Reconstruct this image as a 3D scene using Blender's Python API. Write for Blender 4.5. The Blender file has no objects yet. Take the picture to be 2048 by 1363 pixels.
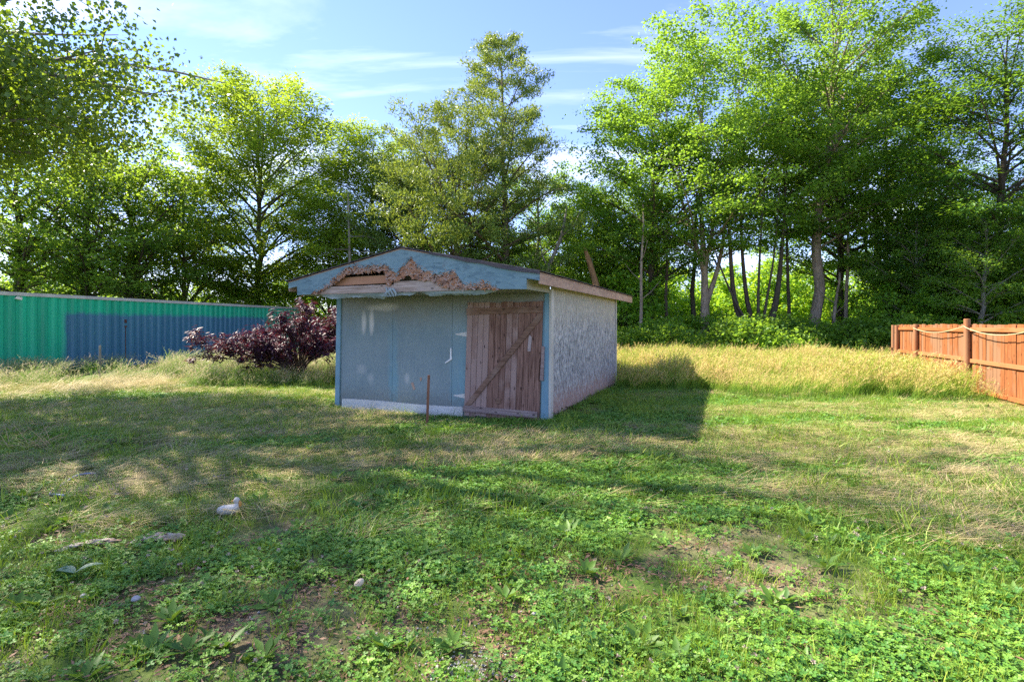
import bpy, bmesh, math, random
import numpy as np
from mathutils import Vector, Matrix, Euler

R = math.radians
scene = bpy.context.scene
COL = scene.collection

# ------------------------------------------------------------------ camera
cam_d = bpy.data.cameras.new("camera")
cam = bpy.data.objects.new("camera", cam_d)
COL.objects.link(cam)
cam.location = (0, 0, 1.6)
cam.rotation_euler = (R(90), 0, 0)
cam_d.sensor_width = 36
cam_d.lens = 18.98
cam_d.shift_y = -0.0163
cam_d.clip_start = 0.05
cam_d.clip_end = 2000
scene.camera = cam

# ------------------------------------------------------------------ light
SUN_A = 23.0          # degrees behind the -X axis
SUN_EL = 47.0
sv = Vector((-math.cos(R(SUN_A)) * math.cos(R(SUN_EL)), math.sin(R(SUN_A)) * math.cos(R(SUN_EL)), math.sin(R(SUN_EL))))
sun_d = bpy.data.lights.new("sun", 'SUN')
sun = bpy.data.objects.new("sun", sun_d)
COL.objects.link(sun)
sun_d.energy = 2.3
sun_d.angle = R(0.53)
sun_d.color = (1.0, 0.90, 0.74)
sun.rotation_euler = (-sv).to_track_quat('-Z', 'Y').to_euler()
sun.location = (-20, 10, 25)

world = bpy.data.worlds.new("World")
scene.world = world
world.use_nodes = True
wt = world.node_tree
wt.nodes.clear()
wo = wt.nodes.new('ShaderNodeOutputWorld')
wb = wt.nodes.new('ShaderNodeBackground')
wb.inputs['Strength'].default_value = 0.084
sky = wt.nodes.new('ShaderNodeTexSky')
sky.sky_type = 'NISHITA'
sky.sun_disc = False
sky.sun_elevation = R(SUN_EL)
sky.sun_rotation = math.atan2(sv.x, sv.y)
sky.air_density = 1.0
sky.dust_density = 0.0
sky.ozone_density = 1.5
tcw = wt.nodes.new('ShaderNodeTexCoord')
sep = wt.nodes.new('ShaderNodeSeparateXYZ')
wt.links.new(tcw.outputs['Generated'], sep.inputs[0])
def wmath(op, a, b=None, clamp=False):
    n = wt.nodes.new('ShaderNodeMath'); n.operation = op; n.use_clamp = clamp
    for i, q in enumerate((a, b)):
        if q is None: continue
        if isinstance(q, (int, float)): n.inputs[i].default_value = q
        else: wt.links.new(q, n.inputs[i])
    return n.outputs[0]
zz = wmath('ADD', wmath('MAXIMUM', sep.outputs['Z'], 0.0), 0.22)
cx_ = wmath('DIVIDE', sep.outputs['X'], zz)
cy_ = wmath('DIVIDE', sep.outputs['Y'], zz)
cmb = wt.nodes.new('ShaderNodeCombineXYZ')
wt.links.new(cx_, cmb.inputs[0]); wt.links.new(cy_, cmb.inputs[1])
mpw = wt.nodes.new('ShaderNodeMapping')
mpw.inputs['Rotation'].default_value = (0, 0, R(-14))
mpw.inputs['Scale'].default_value = (0.55, 1.9, 1)
mpw.inputs['Location'].default_value = (7.3, 3.3, 0)
wt.links.new(cmb.outputs[0], mpw.inputs['Vector'])
cn = wt.nodes.new('ShaderNodeTexNoise')
cn.inputs['Scale'].default_value = 1.5
cn.inputs['Detail'].default_value = 9
cn.inputs['Roughness'].default_value = 0.56
cn.inputs['Distortion'].default_value = 0.5
wt.links.new(mpw.outputs[0], cn.inputs['Vector'])
cr = wt.nodes.new('ShaderNodeValToRGB')
cr.color_ramp.elements[0].position = 0.495
cr.color_ramp.elements[1].position = 0.78
wt.links.new(cn.outputs[0], cr.inputs[0])
cfac = wmath('MULTIPLY', cr.outputs[0], 0.62)
cmix = wt.nodes.new('ShaderNodeMix'); cmix.data_type = 'RGBA'
wt.links.new(cfac, cmix.inputs['Factor'])
tint = wt.nodes.new('ShaderNodeMix'); tint.data_type = 'RGBA'; tint.blend_type = 'MULTIPLY'
tint.inputs['Factor'].default_value = 1.0
tint.inputs['B'].default_value = (0.43, 0.42, 0.57, 1)
wt.links.new(sky.outputs[0], tint.inputs['A'])
wt.links.new(tint.outputs['Result'], cmix.inputs['A'])
cmix.inputs['B'].default_value = (4.0, 4.05, 4.1, 1)
wt.links.new(cmix.outputs['Result'], wb.inputs['Color'])
wt.links.new(wb.outputs[0], wo.inputs[0])

scene.view_settings.view_transform = 'Standard'
scene.view_settings.look = 'None'
scene.view_settings.exposure = 3.02
scene.view_settings.gamma = 1.0
scene.view_settings.use_curve_mapping = False
scene.cycles.max_bounces = 8
scene.cycles.transparent_max_bounces = 8
scene.cycles.use_denoising = False
scene.cycles.use_adaptive_sampling = False
scene.cycles.sample_clamp_indirect = 20

# ------------------------------------------------------------------ helpers
def tag(o, label=None, cat=None, group=None, kind=None):
    if label: o["label"] = label
    if cat: o["category"] = cat
    if group: o["group"] = group
    if kind: o["kind"] = kind
    return o

def empty(name, loc=(0, 0, 0), rz=0.0):
    o = bpy.data.objects.new(name, None)
    COL.objects.link(o)
    o.location = loc
    o.rotation_euler = (0, 0, rz)
    o.empty_display_size = 0.2
    return o

def copy_tree(o, parent=None):
    c = o.copy()
    COL.objects.link(c)
    c.parent = parent
    for ch in list(o.children):
        copy_tree(ch, c)
    return c

class MB:
    def __init__(s):
        s.v = []; s.f = []; s.sm = False
    def add(s, verts, faces):
        k = len(s.v)
        s.v.extend([tuple(map(float, p)) for p in verts])
        s.f.extend([tuple(i + k for i in f) for f in faces])
    def box(s, a, b, M=None):
        x0, y0, z0 = a; x1, y1, z1 = b
        p = [(x0,y0,z0),(x1,y0,z0),(x1,y1,z0),(x0,y1,z0),(x0,y0,z1),(x1,y0,z1),(x1,y1,z1),(x0,y1,z1)]
        if M is not None: p = [M @ Vector(q) for q in p]
        s.add(p, [(3,2,1,0),(4,5,6,7),(0,1,5,4),(1,2,6,5),(2,3,7,6),(3,0,4,7)])
    def prism(s, poly, y0, y1, M=None):
        # poly in (x,z), extruded along y
        n = len(poly)
        p = [(q[0], y0, q[1]) for q in poly] + [(q[0], y1, q[1]) for q in poly]
        if M is not None: p = [M @ Vector(q) for q in p]
        s.add(p, [tuple(range(n)), tuple(range(2*n-1, n-1, -1))] + [(i, i+n, (i+1)%n+n, (i+1)%n) for i in range(n)])
    def tube(s, path, rad, n=6, cap=True):
        path = np.asarray(path, float)
        m = len(path)
        rad = np.full(m, rad) if np.isscalar(rad) else np.asarray(rad, float)
        t = np.gradient(path, axis=0)
        t /= (np.linalg.norm(t, axis=1, keepdims=True) + 1e-9)
        ref = np.array([0.0, 0.0, 1.0]) if abs(t[:, 2]).mean() < 0.75 else np.array([1.0, 0.13, 0.0])
        a = np.cross(t, ref); a /= (np.linalg.norm(a, axis=1, keepdims=True) + 1e-9)
        b = np.cross(a, t)
        ang = np.arange(n) * 2 * math.pi / n
        ring = path[:, None, :] + rad[:, None, None] * (np.cos(ang)[None, :, None] * a[:, None, :] + np.sin(ang)[None, :, None] * b[:, None, :])
        k = len(s.v)
        s.v.extend(map(tuple, ring.reshape(-1, 3).tolist()))
        for i in range(m - 1):
            for j in range(n):
                j2 = (j + 1) % n
                s.f.append((k+i*n+j, k+i*n+j2, k+(i+1)*n+j2, k+(i+1)*n+j))
        if cap:
            s.f.append(tuple(k + j for j in range(n-1, -1, -1)))
            s.f.append(tuple(k + (m-1)*n + j for j in range(n)))
    def build(s, name, mat, parent=None, smooth=False, bevel=0.0, link=True):
        me = bpy.data.meshes.new(name)
        me.from_pydata(s.v, [], s.f)
        me.materials.append(mat)
        if smooth: me.polygons.foreach_set('use_smooth', [True] * len(me.polygons))
        me.update()
        if bevel:
            bm = bmesh.new(); bm.from_mesh(me)
            bmesh.ops.recalc_face_normals(bm, faces=bm.faces)
            bmesh.ops.bevel(bm, geom=list(bm.edges), offset=bevel, segments=1, affect='EDGES', clamp_overlap=True)
            bm.to_mesh(me); bm.free()
        o = bpy.data.objects.new(name, me)
        if link: COL.objects.link(o)
        if parent is not None: o.parent = parent
        return o

def np_mesh(name, verts, tris, mat, var=None, smooth=False):
    me = bpy.data.meshes.new(name)
    nv, nt = len(verts), len(tris)
    me.vertices.add(nv)
    me.vertices.foreach_set('co', np.asarray(verts, np.float32).ravel())
    me.loops.add(nt * 3)
    me.loops.foreach_set('vertex_index', np.asarray(tris, np.int32).ravel())
    me.polygons.add(nt)
    me.polygons.foreach_set('loop_start', np.arange(0, nt*3, 3, dtype=np.int32))
    if var is not None:
        at = me.attributes.new('var', 'FLOAT', 'POINT')
        at.data.foreach_set('value', np.asarray(var, np.float32))
    me.materials.append(mat)
    me.update(calc_edges=True)
    if smooth: me.polygons.foreach_set('use_smooth', [True] * nt)
    return me

# 2D value noise (numpy)
def _h(ix, iy, seed):
    n = (ix.astype(np.int64) * 374761393 + iy.astype(np.int64) * 668265263 + seed * 982451653) & 0x7fffffff
    n = ((n ^ (n >> 13)) * 1274126177) & 0x7fffffff
    n = n ^ (n >> 16)
    return (n % 100003) / 100003.0
def vnoise(x, y, seed=0):
    x = np.asarray(x, float); y = np.asarray(y, float)
    ix = np.floor(x); iy = np.floor(y)
    fx = x - ix; fy = y - iy
    fx = fx*fx*(3-2*fx); fy = fy*fy*(3-2*fy)
    a = _h(ix, iy, seed); b = _h(ix+1, iy, seed); c = _h(ix, iy+1, seed); d = _h(ix+1, iy+1, seed)
    return (a*(1-fx)+b*fx)*(1-fy) + (c*(1-fx)+d*fx)*fy
def fbm(x, y, seed=0, o=3):
    s = 0; a = 0.5; t = 0
    for i in range(o):
        s = s + a*vnoise(x*2**i, y*2**i, seed+i*17); t += a; a *= 0.5
    return s / t
def gz(x, y):
    x = np.asarray(x, float); y = np.asarray(y, float)
    near = np.clip(1 - (np.hypot(x, y) - 40) / 60, 0, 1)
    z = (fbm(x*0.35, y*0.35, 3) - 0.5) * 0.10 + (fbm(x*1.3, y*1.3, 9) - 0.5) * 0.09
    dip = -0.11 * np.exp(-(((x + 1.6)/2.6)**4 + ((y + 0.41*x - 9.2)/0.9)**2))
    return (z + dip) * near
def gzf(x, y): return float(gz(x, y))

# ------------------------------------------------------------------ material helpers
class G:
    def __init__(s, name):
        s.m = bpy.data.materials.new(name); s.m.use_nodes = True
        s.t = s.m.node_tree; s.t.nodes.clear()
        s.out = s.t.nodes.new('ShaderNodeOutputMaterial')
    def n(s, ty, props=None, **inp):
        nd = s.t.nodes.new(ty)
        for k, q in (props or {}).items(): setattr(nd, k, q)
        for k, q in inp.items(): s.set(nd, k.replace('_', ' '), q)
        return nd
    def set(s, nd, k, q):
        sock = nd.inputs[int(k)] if k.isdigit() else nd.inputs[k]
        if isinstance(q, bpy.types.NodeSocket): s.t.links.new(q, sock)
        elif isinstance(q, bpy.types.Node): s.t.links.new(q.outputs[0], sock)
        else: sock.default_value = q
    def math(s, op, a, b=0.0, clamp=False):
        nd = s.t.nodes.new('ShaderNodeMath'); nd.operation = op; nd.use_clamp = clamp
        s.set(nd, '0', a); s.set(nd, '1', b); return nd.outputs[0]
    def ramp(s, fac, *stops):
        nd = s.t.nodes.new('ShaderNodeValToRGB')
        el = nd.color_ramp.elements
        while len(el) < len(stops): el.new(0.5)
        for e, (p, c) in zip(el, stops):
            e.position = p
            e.color = (c, c, c, 1) if isinstance(c, (int, float)) else (*c, 1)
        s.set(nd, 'Fac', fac); return nd.outputs[0]
    def mix(s, f, a, b, mode='MIX'):
        nd = s.t.nodes.new('ShaderNodeMix'); nd.data_type = 'RGBA'; nd.blend_type = mode
        s.set(nd, 'Factor', f)
        for k, q in (('A', a), ('B', b)):
            if isinstance(q, tuple) and len(q) == 3: q = (*q, 1)
            s.set(nd, k, q)
        return nd.outputs['Result']
    def coord(s, scale=(1, 1, 1), rot=(0, 0, 0), rand=0.0, which='Object'):
        tc = s.n('ShaderNodeTexCoord').outputs[which]
        if rand:
            oi = s.n('ShaderNodeObjectInfo').outputs['Random']
            tc = s.n('ShaderNodeVectorMath', {'operation': 'ADD'}, **{'0': tc, '1': s.math('MULTIPLY', oi, rand)}).outputs[0]
        return s.n('ShaderNodeMapping', Vector=tc, Scale=scale, Rotation=rot).outputs[0]
    def noise(s, vec, scale=5, detail=4, rough=0.55, dist=0.0):
        return s.n('ShaderNodeTexNoise', Vector=vec, Scale=scale, Detail=detail, Roughness=rough, Distortion=dist).outputs[0]
    def bsdf(s, col, rough=0.8, spec=0.3, bump=None, bstr=0.4, bdist=0.01, metal=0.0):
        b = s.n('ShaderNodeBsdfPrincipled')
        if isinstance(col, tuple) and len(col) == 3: col = (*col, 1)
        s.set(b, 'Base Color', col); s.set(b, 'Roughness', rough); s.set(b, 'Specular IOR Level', spec); s.set(b, 'Metallic', metal)
        if bump is not None:
            bp = s.n('ShaderNodeBump', Strength=bstr, Distance=bdist, Height=bump)
            s.set(b, 'Normal', bp.outputs[0])
        s.t.links.new(b.outputs[0], s.out.inputs[0])
        return b

def leaf_mat(name, dark, light, trans, tf=0.38, rough=0.5, spec=0.35, hue=0.0):
    g = G(name)
    at = g.n('ShaderNodeAttribute', {'attribute_name': 'var'}).outputs['Fac']
    oi = g.n('ShaderNodeObjectInfo').outputs['Random']
    f = g.math('ADD', at, g.math('MULTIPLY', g.math('SUBTRACT', oi, 0.5), hue or 0.35), True)
    col = g.mix(f, dark, light)
    tcol = g.mix(f, tuple(c*0.8 for c in trans), trans)
    b = g.n('ShaderNodeBsdfPrincipled')
    g.set(b, 'Base Color', col); g.set(b, 'Roughness', rough); g.set(b, 'Specular IOR Level', spec)
    tr = g.n('ShaderNodeBsdfTranslucent'); g.set(tr, 'Color', tcol)
    mx = g.n('ShaderNodeMixShader'); mx.inputs[0].default_value = tf
    g.t.links.new(b.outputs[0], mx.inputs[1]); g.t.links.new(tr.outputs[0], mx.inputs[2])
    g.t.links.new(mx.outputs[0], g.out.inputs[0])
    return g.m

M = {}
M['leaf_maple'] = leaf_mat('leaf_maple', (0.040, 0.125, 0.020), (0.17, 0.29, 0.03), (0.34, 0.55, 0.04), 0.48)
M['leaf_walnut'] = leaf_mat('leaf_walnut', (0.060, 0.13, 0.014), (0.17, 0.28, 0.025), (0.42, 0.57, 0.035), 0.48)
M['leaf_poplar'] = leaf_mat('leaf_poplar', (0.03, 0.085, 0.022), (0.085, 0.155, 0.022), (0.34, 0.48, 0.025), 0.42, 0.4, 0.5)
M['leaf_dark'] = leaf_mat('leaf_dark', (0.045, 0.12, 0.018), (0.13, 0.24, 0.025), (0.36, 0.54, 0.035), 0.5)
M['leaf_under'] = leaf_mat('leaf_under', (0.07, 0.19, 0.022), (0.20, 0.38, 0.035), (0.50, 0.74, 0.045), 0.5)
M['leaf_feather'] = leaf_mat('leaf_feather', (0.03, 0.095, 0.02), (0.095, 0.22, 0.028), (0.26, 0.45, 0.025), 0.4)
M['needle'] = leaf_mat('needle', (0.06, 0.13, 0.026), (0.17, 0.27, 0.05), (0.34, 0.42, 0.045), 0.32)
M['leaf_purple'] = leaf_mat('leaf_purple', (0.045, 0.030, 0.055), (0.15, 0.026, 0.045), (0.22, 0.02, 0.035), 0.16, 0.5, 0.35)
M['clover'] = leaf_mat('clover', (0.055, 0.18, 0.030), (0.20, 0.35, 0.045), (0.2, 0.4, 0.02), 0.25, 0.5, 0.3, hue=0.65)
M['lawn'] = leaf_mat('lawn', (0.085, 0.21, 0.022), (0.30, 0.37, 0.05), (0.28, 0.42, 0.02), 0.3, 0.5, 0.35, hue=0.6)
M['weed'] = leaf_mat('weed', (0.05, 0.13, 0.02), (0.13, 0.25, 0.03), (0.22, 0.36, 0.03), 0.3)
M['weed_grey'] = leaf_mat('weed_grey', (0.12, 0.21, 0.13), (0.24, 0.32, 0.20), (0.22, 0.34, 0.08), 0.2)
M['flower'] = leaf_mat('flower', (0.34, 0.24, 0.19), (0.52, 0.44, 0.36), (0.4, 0.3, 0.25), 0.1)

def straw_mat(name, a, b, tf=0.15):
    return leaf_mat(name, a, b, tuple(min(0.9, c*1.2) for c in b), tf, 0.6, 0.3)
M['straw'] = straw_mat('straw', (0.36, 0.28, 0.13), (0.62, 0.50, 0.26))
M['litter'] = straw_mat('litter', (0.10, 0.05, 0.028), (0.26, 0.15, 0.09), 0.05)

def tallgrass_mat(name, stops):
    g = G(name)
    at = g.n('ShaderNodeAttribute', {'attribute_name': 'var'}).outputs['Fac']   # height along the blade
    oi = g.n('ShaderNodeObjectInfo').outputs['Random']
    f = g.math('ADD', at, g.math('MULTIPLY', g.math('SUBTRACT', oi, 0.5), 0.6), True)
    col = g.ramp(f, *stops)
    b = g.n('ShaderNodeBsdfPrincipled'); g.set(b, 'Base Color', col); g.set(b, 'Roughness', 0.6); g.set(b, 'Specular IOR Level', 0.3)
    tr = g.n('ShaderNodeBsdfTranslucent'); g.set(tr, 'Color', col)
    mx = g.n('ShaderNodeMixShader'); mx.inputs[0].default_value = 0.3
    g.t.links.new(b.outputs[0], mx.inputs[1]); g.t.links.new(tr.outputs[0], mx.inputs[2])
    g.t.links.new(mx.outputs[0], g.out.inputs[0])
    return g.m
M['tall_grass'] = tallgrass_mat('tall_grass', ((0.0, (0.08, 0.20, 0.022)), (0.60, (0.24, 0.37, 0.033)), (0.86, (0.44, 0.44, 0.08)), (1.0, (0.62, 0.46, 0.19))))
M['uncut_grass'] = tallgrass_mat('uncut_grass', ((0.0, (0.07, 0.19, 0.025)), (0.55, (0.18, 0.32, 0.05)), (0.82, (0.36, 0.40, 0.14)), (1.0, (0.58, 0.48, 0.32))))

def bark(name, a, b, sc=1.0):
    g = G(name)
    v = g.coord((6*sc, 6*sc, 1.6*sc), rand=20)
    n1 = g.noise(v, 2.2, 6, 0.65, 0.6)
    n2 = g.noise(g.coord((1, 1, 0.6), rand=9), 1.4, 3)
    col = g.mix(g.ramp(n1, (0.35, 0.0), (0.7, 1.0)), a, b)
    col = g.mix(g.math('MULTIPLY', g.ramp(n2, (0.45, 0.0), (0.65, 1.0)), 0.35), col, (0.07, 0.09, 0.05))
    g.bsdf(col, 0.9, 0.15, n1, 0.7, 0.03)
    return g.m
M['bark_pale'] = bark('bark_pale', (0.16, 0.12, 0.09), (0.42, 0.34, 0.26))
M['bark_dark'] = bark('bark_dark', (0.045, 0.033, 0.026), (0.13, 0.10, 0.08))
M['bark_grey'] = bark('bark_grey', (0.13, 0.12, 0.11), (0.34, 0.31, 0.28))
M['bark_pine'] = bark('bark_pine', (0.06, 0.045, 0.035), (0.20, 0.15, 0.12))
M['deadwood'] = bark('deadwood', (0.14, 0.075, 0.035), (0.30, 0.18, 0.09))

# ------------------------------------------------------------------ ground
def ground_mat():
    g = G('ground')
    tc = g.n('ShaderNodeTexCoord').outputs['Object']
    n1 = g.noise(tc, 0.9, 6, 0.6)
    n2 = g.noise(tc, 14, 5, 0.65)
    n3 = g.noise(tc, 60, 3, 0.7)
    soil = g.mix(g.ramp(n2, (0.35, 0.0), (0.68, 1.0)), (0.085, 0.055, 0.040), (0.25, 0.18, 0.135))
    soil = g.mix(g.math('MULTIPLY', g.ramp(n3, (0.5, 0.0), (0.7, 1.0)), 0.5), soil, (0.36, 0.29, 0.22))
    green = g.mix(g.ramp(n2, (0.3, 0.0), (0.7, 1.0)), (0.04, 0.09, 0.018), (0.11, 0.17, 0.03))
    col = g.mix(g.ramp(n1, (0.42, 1.0), (0.60, 0.25)), soil, green)
    g.bsdf(col, 0.95, 0.1, n2, 0.9, 0.03)
    return g.m
xs = np.sinh(np.linspace(-5.2, 5.2, 161)) * 4.4
ys = np.concatenate([np.linspace(-60, -2, 16), np.linspace(-1.6, 16, 110), 16 + np.sinh(np.linspace(0.12, 5.0, 60)) * 5.2])
gx, gy = np.meshgrid(xs, ys)
gv = np.stack([gx, gy, gz(gx, gy)], -1).reshape(-1, 3)
nx, ny = len(xs), len(ys)
ii, jj = np.meshgrid(np.arange(nx-1), np.arange(ny-1))
q = (jj*nx + ii).ravel()
tr = np.concatenate([np.stack([q, q+1, q+nx+1], 1), np.stack([q, q+nx+1, q+nx], 1)])
g_o = bpy.data.objects.new('ground', np_mesh('ground', gv, tr, ground_mat(), smooth=True))
COL.objects.link(g_o)
tag(g_o, 'uneven back yard soil under clover and cut grass', 'ground', kind='structure')

# ------------------------------------------------------------------ shed
rng = np.random.default_rng(5)
random.seed(5)
SH = 22.53
shed = empty('shed', (-3.47, 10.8, 0.0), R(-SH))
tag(shed, 'weathered blue wooden shed with rotted gable and brown plank door', 'shed')
W_, L_ = 4.45, 5.35
ZS = 2.13          # soffit level
FO, RO = 1.1, 1.25  # front and rear overhang
EO = 0.21          # side overhang
ZR, ZE = 2.86, 2.375   # ridge, eave top of deck

def osb(name, a, b, dark, light, strand=(26, 26, 9), wear=None, rough=0.85, flake=0.42, grain=(30, 30, 7)):
    """painted strand board: flakes of slightly different tone, worn spots"""
    g = G(name)
    tcv = g.n('ShaderNodeTexCoord').outputs['Object']
    wob = g.n('ShaderNodeTexNoise', Vector=tcv, Scale=3.0, Detail=2)
    vadd = g.n('ShaderNodeVectorMath', {'operation': 'MULTIPLY_ADD'}, **{'0': wob.outputs['Color'], '1': (0.12, 0.12, 0.12), '2': tcv}).outputs[0]
    mp = g.n('ShaderNodeMapping', Vector=vadd, Scale=strand).outputs[0]
    vo = g.n('ShaderNodeTexVoronoi', Vector=mp, Scale=1.0, Randomness=1.0)
    fl = g.n('ShaderNodeSeparateColor', Color=vo.outputs['Color']).outputs[0]
    n1 = g.noise(g.coord((1, 1, 1)), 1.1, 5, 0.6)
    n2 = g.noise(g.coord(grain), 1.5, 5, 0.7)
    col = g.mix(g.ramp(n1, (0.35, 0.0), (0.65, 1.0)), a, b)
    col = g.mix(g.math('MULTIPLY', g.ramp(fl, (0.0, 1.0), (0.42, 0.0)), flake), col, dark)
    col = g.mix(g.math('MULTIPLY', g.ramp(n2, (0.56, 0.0), (0.74, 1.0)), 0.40), col, light)
    if wear: col = wear(g, col, n1, n2, fl)
    hgt = g.math('ADD', g.math('MULTIPLY', fl, 0.6), n2)
    g.bsdf(col, rough, 0.25, hgt, 0.5, 0.006)
    return g

def zmask(g, axis='Z', lo=0.0, hi=1.0):
    sp = g.n('ShaderNodeSeparateXYZ', Vector=g.n('ShaderNodeTexCoord').outputs['Object'])
    return g.n('ShaderNodeMapRange', Value=sp.outputs[axis], **{'From Min'.replace(' ', '_'): lo, 'From_Max': hi}).outputs[0]

def front_wear_sun(g, col, n1, n2, fl):
    sp = g.n('ShaderNodeSeparateXYZ', Vector=g.n('ShaderNodeTexCoord').outputs['Object'])
    X, Z = sp.outputs['X'], sp.outputs['Z']
    wob = g.math('MULTIPLY', g.math('SUBTRACT', g.noise(g.coord((1, 1, 0.5)), 4, 4), 0.5), 0.28)
    def band(c, w):   # |x - c + wob| < w, soft
        d = g.math('ABSOLUTE', g.math('SUBTRACT', g.math('ADD', X, wob), c))
        return g.ramp(g.math('DIVIDE', d, w), (0.45, 1.0), (1.0, 0.0))
    low = g.ramp(g.math('ADD', g.math('MULTIPLY', Z, 0.5), wob), (0.25, 1.0), (0.85, 0.15))
    for c, w, k in ((1.30, 0.12, 0.5), (2.62, 0.10, 0.4), (2.80, 0.13, 0.55)):
        col = g.mix(g.math('MULTIPLY', g.math('MULTIPLY', band(c, w), low), k), col, (0.14, 0.33, 0.40))
    # brown dirt running down from the soffit
    top = g.ramp(g.math('ADD', g.math('MULTIPLY', Z, 0.45), wob), (0.66, 0.0), (0.98, 0.75))
    col = g.mix(top, col, (0.23, 0.21, 0.17))
    splash = g.ramp(g.math('ADD', Z, g.math('MULTIPLY', g.math('SUBTRACT', n2, 0.5), 1.1)), (0.10, 0.55), (0.42, 0.0))
    col = g.mix(splash, col, (0.15, 0.14, 0.12))
    drip = g.noise(g.coord((26, 26, 0.7)), 1.2, 4, 0.6)
    col = g.mix(g.math('MULTIPLY', g.ramp(drip, (0.58, 0.0), (0.72, 1.0)), 0.35), col, (0.13, 0.16, 0.17))
    # sun patches painted into the colour up high, pale scuffs below
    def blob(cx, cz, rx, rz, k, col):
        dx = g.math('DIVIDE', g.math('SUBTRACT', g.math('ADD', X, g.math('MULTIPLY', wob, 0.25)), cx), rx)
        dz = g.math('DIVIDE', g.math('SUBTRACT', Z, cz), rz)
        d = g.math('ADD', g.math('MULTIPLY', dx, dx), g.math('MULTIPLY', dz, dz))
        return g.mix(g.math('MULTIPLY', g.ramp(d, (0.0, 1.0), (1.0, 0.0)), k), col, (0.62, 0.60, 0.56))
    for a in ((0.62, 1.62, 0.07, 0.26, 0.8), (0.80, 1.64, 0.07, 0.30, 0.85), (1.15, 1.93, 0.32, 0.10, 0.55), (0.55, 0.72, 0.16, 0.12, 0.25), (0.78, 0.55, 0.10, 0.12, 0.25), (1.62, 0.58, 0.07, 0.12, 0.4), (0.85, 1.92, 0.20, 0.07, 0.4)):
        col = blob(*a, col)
    return col
M['front_paint'] = osb('front_paint', (0.19, 0.255, 0.27), (0.245, 0.305, 0.31), (0.13, 0.19, 0.215), (0.36, 0.42, 0.42), (44, 44, 13), front_wear_sun, flake=0.22).m

def side_wear(g, col, n1, n2, fl):
    st = g.noise(g.coord((30, 30, 8)), 1.3, 5, 0.7, 0.3)
    col = g.mix(g.ramp(st, (0.41, 0.92), (0.53, 0.0)), col, (0.075, 0.078, 0.085))
    col = g.mix(g.math('MULTIPLY', g.ramp(st, (0.55, 0.0), (0.64, 1.0)), 0.85), col, (0.66, 0.64, 0.60))
    sp = g.n('ShaderNodeSeparateXYZ', Vector=g.n('ShaderNodeTexCoord').outputs['Object'])
    rot = g.ramp(g.math('ADD', g.math('MULTIPLY', sp.outputs['Z'], 0.9), g.math('MULTIPLY', g.math('SUBTRACT', st, 0.5), 1.4)), (0.14, 0.85), (0.46, 0.0))
    col = g.mix(rot, col, (0.36, 0.22, 0.17))
    yl = g.ramp(g.math('ADD', g.math('MULTIPLY', sp.outputs['Z'], 0.45), g.math('MULTIPLY', n1, 0.3)), (0.82, 0.0), (1.1, 0.55))
    col = g.mix(yl, col, (0.42, 0.38, 0.28))
    return col
M['side_paint'] = osb('side_paint', (0.36, 0.365, 0.355), (0.43, 0.43, 0.41), (0.16, 0.17, 0.19), (0.6, 0.6, 0.58), (30, 22, 7), side_wear).m

def gable_wear(g, col, n1, n2, fl):
    s1 = g.noise(g.coord((1, 1, 1)), 5, 5, 0.7)
    return g.mix(g.math('MULTIPLY', g.ramp(s1, (0.60, 0.0), (0.70, 1.0)), 0.5), col, (0.13, 0.11, 0.10))
M['gable_paint'] = osb('gable_paint', (0.145, 0.235, 0.265), (0.195, 0.285, 0.305), (0.07, 0.125, 0.155), (0.36, 0.43, 0.44), (9, 9, 30), gable_wear, flake=0.6, grain=(9, 9, 34)).m
M['rot_core'] = osb('rot_core', (0.33, 0.16, 0.09), (0.38, 0.25, 0.19), (0.10, 0.045, 0.03), (0.62, 0.50, 0.46), (11, 11, 20), flake=0.75, grain=(14, 14, 26)).m
M['bare_osb'] = osb('bare_osb', (0.36, 0.235, 0.17), (0.42, 0.29, 0.22), (0.13, 0.075, 0.05), (0.55, 0.45, 0.38), (16, 7, 26)).m

def paint(name, a, b, light, sc=(3, 3, 3), k=0.5, rough=0.7):
    g = G(name)
    n1 = g.noise(g.coord((1, 1, 1), rand=7), 1.6, 4)
    n2 = g.noise(g.coord(sc, rand=11), 6, 6, 0.7)
    col = g.mix(g.ramp(n1, (0.35, 0.0), (0.65, 1.0)), a, b)
    col = g.mix(g.math('MULTIPLY', g.ramp(n2, (0.56, 0.0), (0.66, 1.0)), k), col, light)
    g.bsdf(col, rough, 0.3, n2, 0.35, 0.004)
    return g.m
M['trim_paint'] = paint('trim_paint', (0.13, 0.25, 0.32), (0.19, 0.33, 0.39), (0.34, 0.30, 0.27), (8, 8, 1))
M['trim_pale'] = paint('trim_pale', (0.40, 0.38, 0.33), (0.50, 0.48, 0.42), (0.22, 0.18, 0.15), (8, 8, 1))
M['soffit'] = paint('soffit', (0.24, 0.23, 0.18), (0.30, 0.30, 0.24), (0.40, 0.40, 0.36), (3, 3, 3))
M['skirt'] = paint('skirt', (0.50, 0.49, 0.46), (0.62, 0.61, 0.58), (0.28, 0.25, 0.21), (2, 2, 6))
M['peel'] = paint('peel', (0.20, 0.26, 0.27), (0.32, 0.37, 0.37), (0.48, 0.47, 0.43), (6, 6, 6))
M['hinge'] = paint('hinge', (0.48, 0.48, 0.45), (0.58, 0.57, 0.53), (0.30, 0.22, 0.15), (9, 9, 9), 0.5, 0.5)
M['white_plastic'] = paint('white_plastic', (0.72, 0.70, 0.68), (0.78, 0.77, 0.75), (0.5, 0.45, 0.4))

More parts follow.
